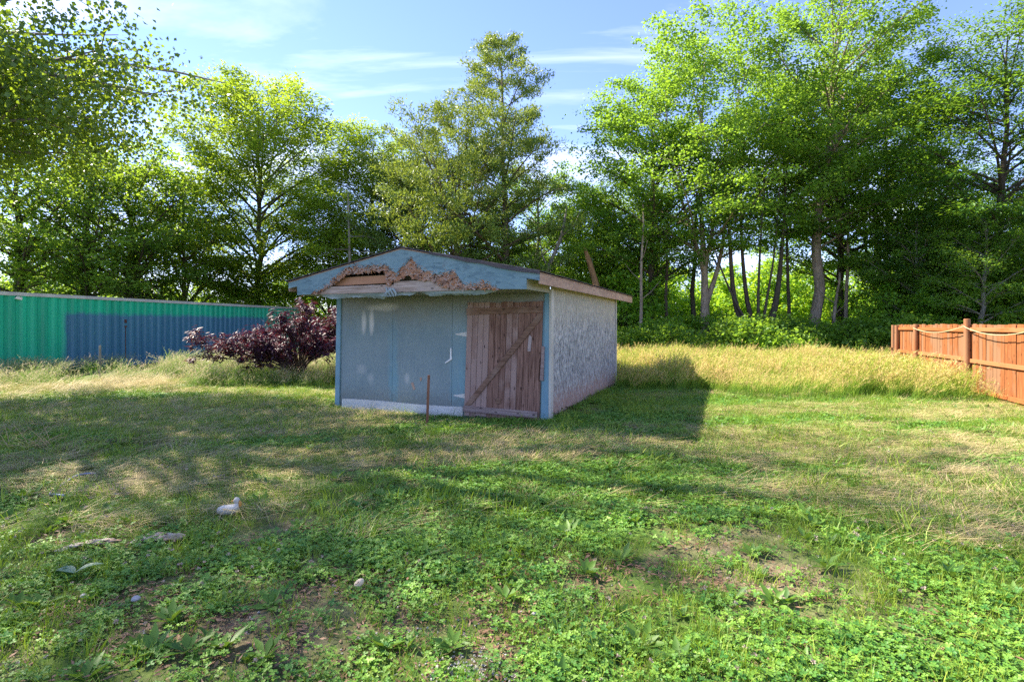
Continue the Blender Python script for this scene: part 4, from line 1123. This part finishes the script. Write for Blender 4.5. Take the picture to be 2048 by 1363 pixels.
def scatter(name, col, pts, rot, scl, idx, label, cat):
    me = bpy.data.meshes.new(name)
    me.vertices.add(len(pts)); me.vertices.foreach_set('co', np.asarray(pts, np.float32).ravel())
    a = me.attributes.new('rot', 'FLOAT_VECTOR', 'POINT'); a.data.foreach_set('vector', np.asarray(rot, np.float32).ravel())
    a = me.attributes.new('scl', 'FLOAT', 'POINT'); a.data.foreach_set('value', np.asarray(scl, np.float32))
    a = me.attributes.new('idx', 'INT', 'POINT'); a.data.foreach_set('value', np.asarray(idx, np.int32))
    o = bpy.data.objects.new(name, me); COL.objects.link(o)
    ng = bpy.data.node_groups.new(name, 'GeometryNodeTree')
    ng.interface.new_socket('Geometry', in_out='INPUT', socket_type='NodeSocketGeometry')
    ng.interface.new_socket('Geometry', in_out='OUTPUT', socket_type='NodeSocketGeometry')
    N = ng.nodes.new
    gi = N('NodeGroupInput'); go = N('NodeGroupOutput')
    ci = N('GeometryNodeCollectionInfo'); ci.inputs['Collection'].default_value = col
    ci.inputs['Separate Children'].default_value = True; ci.inputs['Reset Children'].default_value = True
    ip = N('GeometryNodeInstanceOnPoints'); ip.inputs['Pick Instance'].default_value = True
    def na(nm, ty):
        n = N('GeometryNodeInputNamedAttribute'); n.data_type = ty; n.inputs['Name'].default_value = nm; return n.outputs['Attribute']
    e2 = N('FunctionNodeEulerToRotation')
    L = ng.links.new
    L(gi.outputs[0], ip.inputs['Points']); L(ci.outputs[0], ip.inputs['Instance'])
    L(na('idx', 'INT'), ip.inputs['Instance Index']); L(na('rot', 'FLOAT_VECTOR'), e2.inputs[0]); L(e2.outputs[0], ip.inputs['Rotation'])
    L(na('scl', 'FLOAT'), ip.inputs['Scale']); L(ip.outputs[0], go.inputs[0])
    md = o.modifiers.new('scatter', 'NODES'); md.node_group = ng
    tag(o, label, cat, kind='stuff')
    return o

def blades(r, n, rad, h, w, lean, curve, flop=0.0, seed_heads=0.0, dirbias=(0, 0), nseg=3, vcol='rand'):
    """n curved blades: returns verts, tris, var"""
    V = []; T = []; var = []
    for k in range(n):
        b = np.array([r.normal(0, rad*0.5), r.normal(0, rad*0.5), 0.0])
        a = r.uniform(0, 6.283)
        d = np.array([math.cos(a), math.sin(a), 0])*r.uniform(0.2, 1) + np.array([dirbias[0], dirbias[1], 0])
        hh = h*r.uniform(0.55, 1.15); ww = w*r.uniform(0.7, 1.2)
        le = lean*r.uniform(0.3, 1.2); cu = curve*r.uniform(0.3, 1.3)
        sa = r.uniform(0, 6.283); sd = np.array([math.cos(sa), math.sin(sa), 0])
        rv = r.random(); k0 = len(V)
        for s_ in range(nseg+1):
            t = s_/nseg
            p = b + d*hh*(le*t + cu*t*t) + np.array([0, 0, hh*(t - 0.35*cu*t*t)*(1-flop) + 0.01])
            wd_ = ww*(1-t)**0.6*0.5 if s_ < nseg else 0
            if s_ < nseg: V += [p - sd*wd_, p + sd*wd_]; var += [rv if vcol == 'rand' else t*0.9*(0.75+0.5*rv)]*2
            else: V.append(p); var.append(rv if vcol == 'rand' else t*0.9*(0.75+0.5*rv))
        for s_ in range(nseg-1):
            i = k0 + 2*s_; T += [(i, i+1, i+3), (i, i+3, i+2)]
        i = k0 + 2*(nseg-1); T.append((i, i+1, i+2))
        if r.random() < seed_heads:
            for q in range(9):
                t = 0.78 + 0.24*q/9
                p = b + d*hh*(le*t + cu*t*t) + np.array([0, 0, hh*(t - 0.35*cu*t*t)*(1-flop) + 0.01])
                e = unit(d*0.8 + r.normal(0, 0.5, 3) + np.array([0, 0, 0.5]))*hh*0.075
                s2 = unit(np.cross(e, r.normal(0, 1, 3)))*0.0045
                i = len(V); V += [p - s2, p + s2, p + e]; T.append((i, i+1, i+2)); var += [0.95*(0.8+0.4*rv)]*3
    return np.array(V), np.array(T), np.clip(np.array(var), 0, 1)

r = np.random.default_rng(777)
# clover clumps: trifoliate leaves on short stalks
clover = []
for k in range(7):
    Vs = []; Ts = []; Vv = []; off = 0
    for q in range(32):
        c = np.array([r.normal(0, 0.062), r.normal(0, 0.062), r.uniform(0.022, 0.062)])
        nrm = unit(np.array([r.normal(0, 0.25), r.normal(0, 0.25), 1.0])); sz = r.uniform(0.011, 0.020)
        a0 = r.uniform(0, 6.28); rv = r.random()
        ax = unit(np.cross(nrm, np.array([0.3, 1.0, 0.1]))); ay = np.cross(nrm, ax)
        for m in range(3):
            a = a0 + m*2.094; d = ax*math.cos(a) + ay*math.sin(a); s_ = -ax*math.sin(a) + ay*math.cos(a)
            up = nrm*sz*0.25
            V = np.array([c, c + d*sz*0.55 + s_*sz*0.52 + up, c + d*sz*1.15 + s_*sz*0.42 + up, c + d*sz*1.08, c + d*sz*1.15 - s_*sz*0.42 + up, c + d*sz*0.55 - s_*sz*0.52 + up])
            T = np.array([(0, 1, 3), (1, 2, 3), (0, 3, 5), (3, 4, 5)]) + off
            Vs.append(V); Ts.append(T); Vv += [rv]*6; off += 6
    clover.append(np_mesh('clover', np.concatenate(Vs), np.concatenate(Ts), M['clover'], np.array(Vv)))
lawn = [np_mesh('lawn', *blades(r, 26, 0.11, 0.085, 0.0045, 0.5, 0.6)[:2], M['lawn'], None) for k in range(0)]
for k in range(6):
    V, T, v = blades(r, 30, 0.11, 0.075+0.02*(k % 3), 0.0048, 0.5, 0.7); lawn.append(np_mesh('lawn', V, T, M['lawn'], v))
straw = []
for k in range(6):
    V, T, v = blades(r, 22, 0.16, 0.24, 0.0036, 0.9, 0.45, flop=0.90, dirbias=(0.9, 0.1), nseg=4); V[:, 2] += r.uniform(0.0, 0.035); straw.append(np_mesh('straw', V, T, M['straw'], v))
tall = []
for k in range(7):
    V, T, v = blades(r, 30, 0.15, 0.66, 0.0062, 0.22, 0.42, seed_heads=0.5, dirbias=(0.55, -0.1), nseg=4, vcol='h'); tall.append(np_mesh('tall', V, T, M['tall_grass'], v))
tall_l = []
for k in range(7):
    V, T, v = blades(r, 26, 0.17, 0.60, 0.0062, 0.3, 0.55, seed_heads=0.35, dirbias=(0.45, -0.1), nseg=4, vcol='h'); tall_l.append(np_mesh('tall_l', V, T, M['uncut_grass'], v))
weedm = []
for k in range(4):
    n = 9; a = np.arange(n)*2.4 + r.uniform(0, 6); el = r.uniform(0.15, 0.8, n)
    D = np.stack([np.cos(a)*np.cos(el), np.sin(a)*np.cos(el), np.sin(el)], 1); P = np.tile(np.array([[0, 0, 0.01]]), (n, 1))
    V, T = leaf_arrays(P, D, np.tile(np.array([[0, 0, 1.0]]), (n, 1)), r.uniform(0.07, 0.13, n), 0.036, 0.2, 0.55)
    weedm.append(np_mesh('weedr', V, T, M['weed'], np.repeat(r.random(n), 4)))
flo = []
for k in range(3):
    n = 14; a = r.uniform(0, 6.28, n); el = r.uniform(-0.2, 1.5, n); D = np.stack([np.cos(a)*np.cos(el), np.sin(a)*np.cos(el), np.sin(el)], 1)
    h = r.uniform(0.06, 0.10)
    V, T = leaf_arrays(np.tile([[0, 0, h]], (n, 1)) + D*0.002, D, unit(r.normal(0, 1, (n, 3))), 0.011, 0.005, 0.1)
    flo.append(np_mesh('flo', V, T, M['flower'], np.repeat(r.random(n), 4)))
lit = []
for k in range(4):
    n = 30; P = np.stack([r.normal(0, 0.09, n), r.normal(0, 0.09, n), r.uniform(0.003, 0.02, n)], 1)
    D = unit(r.normal(0, 1, (n, 3))*np.array([1, 1, 0.15])); V, T = leaf_arrays(P, D, unit(np.array([0, 0, 1.0]) + r.normal(0, 0.4, (n, 3))), r.uniform(0.015, 0.05, n), r.uniform(0.003, 0.014, n), 0.1)
    lit.append(np_mesh('lit', V, T, M['litter'], np.repeat(r.random(n), 4)))

# where things grow
ca, sa = math.cos(R(-SH)), math.sin(R(-SH))
def shed_local(x, y):
    dx, dy = x + 3.47, y - 10.8
    return dx*ca + dy*sa, -dx*sa + dy*ca
def in_shed(x, y, m=0.05):
    lx, ly = shed_local(x, y)
    return (lx > -m) & (lx < W_+m) & (ly > -m) & (ly < L_+m)
def tall_depth(x, y):
    """how far inside the uncut grass a point lies (metres, rough); <= 0 outside"""
    w = (fbm(x*0.8, y*0.8, 31) - 0.5)*2.2 + (fbm(x*3.1, y*3.1, 35) - 0.5)*1.0
    right = np.minimum(np.minimum(y - (12.3 - 0.34*(x - 3.5)) + w*0.7, x - 2.2 - 0.1*(y-12)), (6.0 + 0.335*y - x)*4)
    left = np.where(x < -3.2, y - 13.3 + w - 0.02*x, -1)
    lx, ly = shed_local(x, y)
    behind = np.minimum(ly - 4.6, y - 12.5)
    return np.maximum(np.maximum(right, left), behind)
def tall_mask(x, y): return tall_depth(x, y) > 0.15
def bare_mask(x, y):
    m = np.zeros_like(x)
    for cx, cy, rx, ry, k in ((-1.12, 2.85, 0.42, 0.38, 1), (-0.30, 2.95, 0.45, 0.30, 1), (0.68, 3.45, 0.40, 0.22, 0.9), (-2.15, 3.0, 0.5, 0.3, 0.8), (-0.25, 2.5, 0.35, 0.2, 1), (-0.55, 3.3, 0.5, 0.2, 0.7), (-3.0, 4.0, 0.45, 0.18, 0.6), (1.6, 3.4, 0.5, 0.15, 0.5), (-0.1, 3.55, 0.4, 0.2, 0.5)):
        d = ((x-cx)/(rx*1.3))**2 + ((y-cy)/(ry*1.3))**2 + (fbm(x*5, y*5, 55) - 0.5)*2.4
        m = np.maximum(m, k*np.clip(1.35 - d, 0, 1))
    return m
def hay_mask(x, y):
    a = fbm(x*0.45 + y*0.12, y*1.7 - x*0.25, 71, 3)
    b = fbm(x*0.25, y*0.25, 75, 2)
    base = np.where(x < -2.0, 0.19, np.where(x > 2.6, 0.15, 0.03))
    far = np.clip((y - 4.8)/2.0, -0.6, 0.08)
    m = np.clip((a - 0.56 + base + far*0.6)*5 + (b-0.5)*1.0, 0, 1)
    return m
def field(n, y0, y1, seed, bias=1.0, margin=1.5):
    """random points in the view wedge, uniform per area with bias towards near"""
    rr = np.random.default_rng(seed)
    y = y0 + (y1-y0)*rr.random(n*3)**bias
    half = 0.98*np.maximum(y, 0.5) + margin
    keep = rr.random(n*3) < half/half.max() if bias == 1.0 else np.ones(n*3, bool)
    y = y[keep][:n]; half = half[keep][:n]
    x = rr.uniform(-1, 1, len(y))*half
    ok = ~in_shed(x, y)
    return x[ok], y[ok], rr
def go(name, meshes, x, y, rr, s0, s1, label, cat, tilt=0.12, dz=0.0, yaw=None, far=0.0):
    n = len(x)
    rot = np.stack([rr.normal(0, tilt, n), rr.normal(0, tilt, n), rr.uniform(0, 6.283, n) if yaw is None else yaw + rr.normal(0, 0.55, n)], 1)
    scl = rr.uniform(s0, s1, n)*(1 + far*np.clip((y-5)/8, 0, 1))
    scatter(name, proto_col(name + '_kinds', meshes), np.stack([x, y, gz(x, y) + dz], 1), rot, scl, rr.integers(0, len(meshes), n), label, cat)

x, y, rr = field(30000, 1.7, 13.5, 1)
k = fbm(x*0.55, y*0.55, 91); k2 = fbm(x*1.6, y*1.6, 93)
p = np.clip((k - 0.40)*4.5 + (k2 - 0.5)*1.8 + 0.50, 0.12, 1)*(1 - 0.92*bare_mask(x, y))*(1 - 0.75*hay_mask(x, y))*np.where(tall_mask(x, y), 0.15, 1)
kp = rr.random(len(x)) < p
go('clover_cover', clover, x[kp], y[kp], rr, 0.55, 1.0, 'dense low clover covering the near yard', 'clover', far=0.3)
x, y, rr = field(26000, 1.7, 15.0, 2)
p = np.clip(0.55 + (fbm(x*0.7, y*0.7, 95)-0.5)*2.2 + 0.25*hay_mask(x, y), 0.1, 1)*(1 - 0.80*bare_mask(x, y))*np.where(tall_mask(x, y), 0.5, 1)
kp = rr.random(len(x)) < p
go('lawn_grass', lawn, x[kp], y[kp], rr, 0.55, 1.2, 'short green grass between the clover', 'grass', far=0.35)
x, y, rr = field(19000, 2.0, 13.6, 3)
p = np.clip(hay_mask(x, y)*1.0 + np.where(y > 4.6, 0.05, 0.0), 0, 1)*np.where(tall_mask(x, y), 0.25, 1)*(1-0.6*bare_mask(x, y))
kp = rr.random(len(x)) < p
yaw = (fbm(x*0.4, y*0.4, 41)-0.5)*3.5 + np.where(x > 2, -0.35, 0.25)
go('cut_straw', straw, x[kp], y[kp], rr, 0.6, 1.25, 'dry cut grass lying in pale swaths', 'straw', 0.10, 0.03, yaw[kp])
rr = np.random.default_rng(8); x = rr.uniform(-14.5, -8.0, 800); y = rr.uniform(11.6, 14.6, 800)
kp = fbm(x*0.6 + 3, y*1.1, 81) > 0.50
go('lodged_grass', straw, x[kp], y[kp], rr, 1.1, 2.0, 'flattened pale dry grass at left before the container', 'straw', 0.30, 0.12, np.full(int(kp.sum()), 0.35))
x, y, rr = field(30000, 9.0, 24, 4, margin=3.0)
kp = tall_mask(x, y) & (x > -17) & (y < 23.0)
# clear of the container body
cx_l = (x + 15.745)*math.cos(cang) + (y - 14.92)*math.sin(cang); cy_l = -(x + 15.745)*math.sin(cang) + (y - 14.92)*math.cos(cang)
kp &= ~((cx_l > -0.2) & (cx_l < CL+0.2) & (cy_l > -0.05) & (cy_l < 2.6))
dep = tall_depth(x, y)
kp &= rr.random(len(x)) < np.clip(0.12 + dep*0.7, 0, 0.8)
hs = (0.50 + 1.0*fbm(x*0.7, y*0.7, 61))*(0.55 + 0.45*np.clip(dep/1.3, 0, 1))
lf = x < -3.0
def put_grass(name, meshes, m, label, k):
    sel = np.where(m)[0]; n = len(sel)
    rot = np.stack([rr.normal(0, 0.12, n), rr.normal(0, 0.12, n), rr.normal(0, 0.6, n) + (fbm(x[sel]*0.5, y[sel]*0.5, 63) - 0.5)*3.0], 1)
    scatter(name, proto_col(name + '_kinds', meshes), np.stack([x[sel], y[sel], gz(x[sel], y[sel])], 1), rot, k*hs[sel]*rr.uniform(0.7, 1.2, n), rr.integers(0, len(meshes), n), label, 'grass')
put_grass('tall_grass', tall, kp & ~lf, 'tall uncut golden grass with tan seed heads right of the shed', 1.0)
patch = fbm(x*0.7, y*0.9, 67)
put_grass('uncut_grass', tall_l, kp & lf & (patch + np.clip((x + 10)*0.05, -0.12, 0.1) > 0.42), 'patchy uncut green grass before the container and purple shrub', 0.95)
x, y, rr = field(1400, 3.0, 13, 15); kp = (fbm(x*0.9, y*0.9, 97) > 0.5) & ~tall_mask(x, y); go('grass_tussocks', lawn, x[kp], y[kp], rr, 1.3, 2.2, 'scattered taller grass tussocks in the lawn', 'grass', 0.2)
x, y, rr = field(900, 2.0, 12, 5); go('weed_rosettes', weedm, x, y, rr, 0.6, 1.3, 'small broad leaved weeds in the lawn', 'weeds', 0.2)
x, y, rr = field(1500, 2.0, 9, 6); kp = fbm(x*0.9, y*0.9, 87) > 0.5; go('clover_flowers', flo, x[kp], y[kp], rr, 0.8, 1.5, 'tiny pinkish white clover flowers', 'flowers', 0.1)
x, y, rr = field(6000, 1.7, 7.5, 7); kp = rr.random(len(x)) < np.clip(0.10 + bare_mask(x, y), 0, 1); go('leaf_litter', lit, x[kp], y[kp], rr, 0.7, 1.4, 'brown dead stems and leaf litter on bare soil', 'leaf litter', 0.05)
# white gravel at the bottom edge
g = G('gravel'); g.bsdf(g.mix(g.noise(g.coord((1, 1, 1)), 30, 3), (0.24, 0.22, 0.20), (0.50, 0.48, 0.45)), 0.9); M['gravel'] = g.m
grv = []
for k in range(4):
    bm = bmesh.new(); bmesh.ops.create_icosphere(bm, subdivisions=1, radius=0.006)
    for v in bm.verts: v.co = Vector((v.co.x*r.uniform(0.7, 1.3), v.co.y*r.uniform(0.7, 1.3), v.co.z*r.uniform(0.4, 0.8)))
    me = bpy.data.meshes.new('grv'); bm.to_mesh(me); bm.free(); me.materials.append(M['gravel']); grv.append(me)
rr = np.random.default_rng(12); n = 420
x = np.concatenate([rr.normal(-0.22, 0.10, 260), rr.normal(-0.2, 0.5, 160)]); y = np.concatenate([rr.normal(2.50, 0.07, 260), rr.normal(2.8, 0.25, 160)])
go('gravel', grv, x, y, rr, 0.5, 1.5, 'scattered white gravel chips on bare soil near the camera', 'gravel', 0.5, 0.006)

# ------------------------------------------------------------------ small things lying in the yard
def lofted(path, rad, n=14):
    mb = MB(); mb.tube(path, rad, n); return mb
# duck shaped toy
x, y = -2.36, 4.50
toy = empty('duck_toy', (x, y, gzf(x, y)+0.012), R(-8)); tag(toy, 'dirty white duck shaped toy lying in the clover', 'toy')
M['toy_white'] = paint('toy_white', (0.40, 0.37, 0.31), (0.52, 0.50, 0.45), (0.30, 0.20, 0.09), (9, 9, 9), 0.7)
M['toy_orange'] = paint('toy_orange', (0.42, 0.20, 0.04), (0.48, 0.27, 0.07), (0.5, 0.4, 0.25))
t = np.linspace(0, 1, 18)
body = np.array([(-0.10, 0, 0.03), (-0.075, 0, 0.035), (-0.03, 0, 0.04), (0.02, 0, 0.045), (0.06, 0, 0.06), (0.075, 0, 0.085), (0.075, 0, 0.105)])
s_ = np.linspace(0, 1, 7); pb = np.stack([np.interp(t, s_, body[:, k]) for k in range(3)], 1)
for _ in range(2): pb[1:-1] = 0.25*pb[:-2]+0.5*pb[1:-1]+0.25*pb[2:]
rb_ = np.interp(t, [0, 0.06, 0.25, 0.5, 0.7, 0.85, 1], [0.008, 0.028, 0.040, 0.042, 0.036, 0.026, 0.020])
lofted(pb, rb_, 14).build('body', M['toy_white'], toy, smooth=True)
hp = np.array([(0.078, 0, 0.098), (0.074, 0, 0.112), (0.070, 0, 0.128), (0.067, 0, 0.143), (0.065, 0, 0.152)])
hd = lofted(hp, [0.012, 0.024, 0.027, 0.018, 0.003], 14).build('head', M['toy_white'], toy, smooth=True)
lofted([(0.050, 0, 0.124), (0.036, 0, 0.119), (0.022, 0, 0.114)], [0.011, 0.009, 0.003], 8).build('beak', M['toy_orange'], hd, smooth=True)
lofted([(0.092, 0, 0.128), (0.103, 0, 0.110), (0.103, 0, 0.088), (0.094, 0, 0.066)], [0.004, 0.012, 0.014, 0.004], 8).build('scarf', M['toy_orange'], toy, smooth=True)
# rag
def rag(name, cx, cy, w, h, rz, mat, label, seed, amp=0.03):
    nx_, ny_ = 34, 16; mb = MB(); vv = []; ff = []
    for j in range(ny_):
        for i in range(nx_):
            u, v = i/(nx_-1)-0.5, j/(ny_-1)-0.5
            z = amp*(0.3 + abs(math.sin(v*9 + u*4 + seed)) * (0.6+0.6*vnoise(u*6, v*6, seed))) + 0.02
            edge = 0.06*(vnoise(u*9, seed*1.3, seed) - 0.5)
            vv.append((u*w + 0.04*math.sin(v*7), v*h*(1+0.5*u) + edge, z*(1 - 0.5*abs(2*u)**3)))
    for j in range(ny_-1):
        for i in range(nx_-1):
            k = j*nx_+i; ff.append((k, k+1, k+nx_+1, k+nx_))
    mb.add(vv, ff); o = mb.build(name, mat, None, smooth=True); o.location = (cx, cy, gzf(cx, cy)+0.004); o.rotation_euler = (0, 0, rz)
    md = o.modifiers.new('thickness', 'SOLIDIFY'); md.thickness = 0.003
    tag(o, label, 'cloth'); return o
g = G('rag'); n1 = g.noise(g.coord((1, 1, 1)), 9, 5); g.bsdf(g.mix(g.ramp(n1, (0.4, 0.0), (0.62, 1.0)), (0.48, 0.42, 0.33), (0.32, 0.22, 0.14)), 0.9, 0.1, n1, 0.3, 0.01); M['rag'] = g.m
rag('rag', -2.62, 3.98, 0.30, 0.12, R(8), M['rag'], 'crumpled off white rag lying in the dry grass', 4, 0.032)
o = rag('rag', -2.98, 3.80, 0.30, 0.055, R(25), M['rag'], 'narrow torn strip of cloth left of the crumpled rag', 9, 0.02)
# pale egg shaped ball
x, y = -0.925, 3.27
t = np.linspace(0, 1, 14); rad = 0.024*np.sqrt(np.clip(1-(2*t-1)**2, 0.002, 1))*(1.08-0.25*t)
mb = MB(); mb.tube(np.stack([0.034*(2*t-1), 0*t, 0*t], 1), rad, 16)
M['egg'] = paint('egg', (0.62, 0.48, 0.32), (0.68, 0.56, 0.40), (0.55, 0.42, 0.28), (2, 2, 2))
o = mb.build('egg', M['egg'], None, smooth=True); o.location = (x, y, gzf(x, y)+0.055); o.rotation_euler = (0, R(-40), R(10))
tag(o, 'small pale tan egg shaped ball resting on the clover', 'ball')
# hose
M['hose'] = paint('hose', (0.06, 0.12, 0.28), (0.16, 0.19, 0.28), (0.40, 0.38, 0.42), (3, 3, 3), 0.8, 0.5)
hp = np.array([at(192, 5.75), at(170, 5.68), at(148, 5.58), at(128, 5.42), at(110, 5.25), at(99, 5.12), at(103, 5.02), at(116, 4.96), at(130, 4.96)])
t = np.linspace(0, 1, 40); s_ = np.linspace(0, 1, len(hp)); hx = np.interp(t, s_, hp[:, 0]); hy = np.interp(t, s_, hp[:, 1])
mb = MB(); mb.tube(np.stack([hx, hy, gz(hx, hy) + 0.042 + 0.02*np.sin(t*9)], 1), 0.011, 8)
o = mb.build('hose', M['hose'], None, smooth=True); tag(o, 'faded blue hose end half buried in the cut grass', 'hose')
# broad leaved grey green weed
x, y = -2.72, 3.36
wd_ = empty('broad_leaf_weed', (x, y, gzf(x, y))); tag(wd_, 'grey green weed with two broad pointed leaves at lower left', 'weed')
for a, l, w, el in ((2.9, 0.20, 0.075, 0.25), (0.5, 0.15, 0.06, 0.55)):
    mb = MB(); n = 12; vv = []; ff = []
    for i in range(n):
        t_ = i/(n-1); ww = w*0.5*math.sin(math.pi*min(1, t_**0.75*0.98+0.02))
        c = (t_*l, 0, 0.05 + l*(math.sin(el)*t_ - 0.35*t_*t_))
        vv += [(c[0], -ww, c[2]+ww*0.35), c, (c[0], ww, c[2]+ww*0.35)]
    for i in range(n-1):
        k = 3*i; ff += [(k, k+3, k+4, k+1), (k+1, k+4, k+5, k+2)]
    mb.add(vv, ff); o = mb.build('leaf', M['weed_grey'], wd_, smooth=True); o.rotation_euler = (0, 0, a)
# stones
def stone(x, y, s, label, seed, mat='gravel'):
    rr = np.random.default_rng(seed)
    bm = bmesh.new(); bmesh.ops.create_icosphere(bm, subdivisions=2, radius=s)
    ph = rr.uniform(0, 6, 3)
    for v in bm.verts:
        f = 1 + 0.15*math.sin(v.co.x/s*2.5+ph[0]) + 0.12*math.sin(v.co.y/s*3+ph[1]); v.co = Vector((v.co.x*f*1.15, v.co.y*f, v.co.z*f*0.7))
    me = bpy.data.meshes.new('stone'); bm.to_mesh(me); bm.free(); me.materials.append(M[mat])
    o = bpy.data.objects.new('stone', me); COL.objects.link(o); o.location = (x, y, gzf(x, y)+0.035); tag(o, label, 'stone')
stone(-2.13, 3.06, 0.022, 'pale grey stone in the weeds near the lower left corner', 1)
stone(-2.46, 3.10, 0.016, 'small pinkish pale stone left of the grey stone', 2)
stone(0.12, 2.95, 0.012, 'tiny white pebble on bare soil near the bottom centre', 3)
# pale dry stalks heaped at left
r = np.random.default_rng(515)
mb = MB()
for k in range(46):
    a = r.uniform(-0.9, 0.9) + (math.pi if r.random() < 0.5 else 0); l = r.uniform(0.15, 0.42); el = r.uniform(0.05, 0.9)
    b = np.array([r.normal(0, 0.25), r.normal(0, 0.12), 0.03])
    d = np.array([math.cos(a)*math.cos(el), 0.4*math.sin(a), math.sin(el)])*l
    mb.tube([b, b+d*0.5+np.array([0, 0, 0.02]), b+d], [0.0045, 0.004, 0.002], 4)
o = mb.build('dry_stalks', M['straw'], None); o.location = (-6.15, 7.0, gzf(-6.15, 7.0)); tag(o, 'heap of pale dry weed stalks in the grass at left', 'dry stalks', kind='stuff')
# mown twigs
mb = MB(); mb.tube([(0, 0, 0.03), (0.28, 0.05, 0.06), (0.62, 0.02, 0.05)], [0.006, 0.005, 0.003], 6)
o = mb.build('twig', M['straw'], None); o.location = (*at(60, 5.0), gzf(*at(60, 5.0))+0.03); tag(o, 'long pale twig lying beside the blue hose', 'twig')
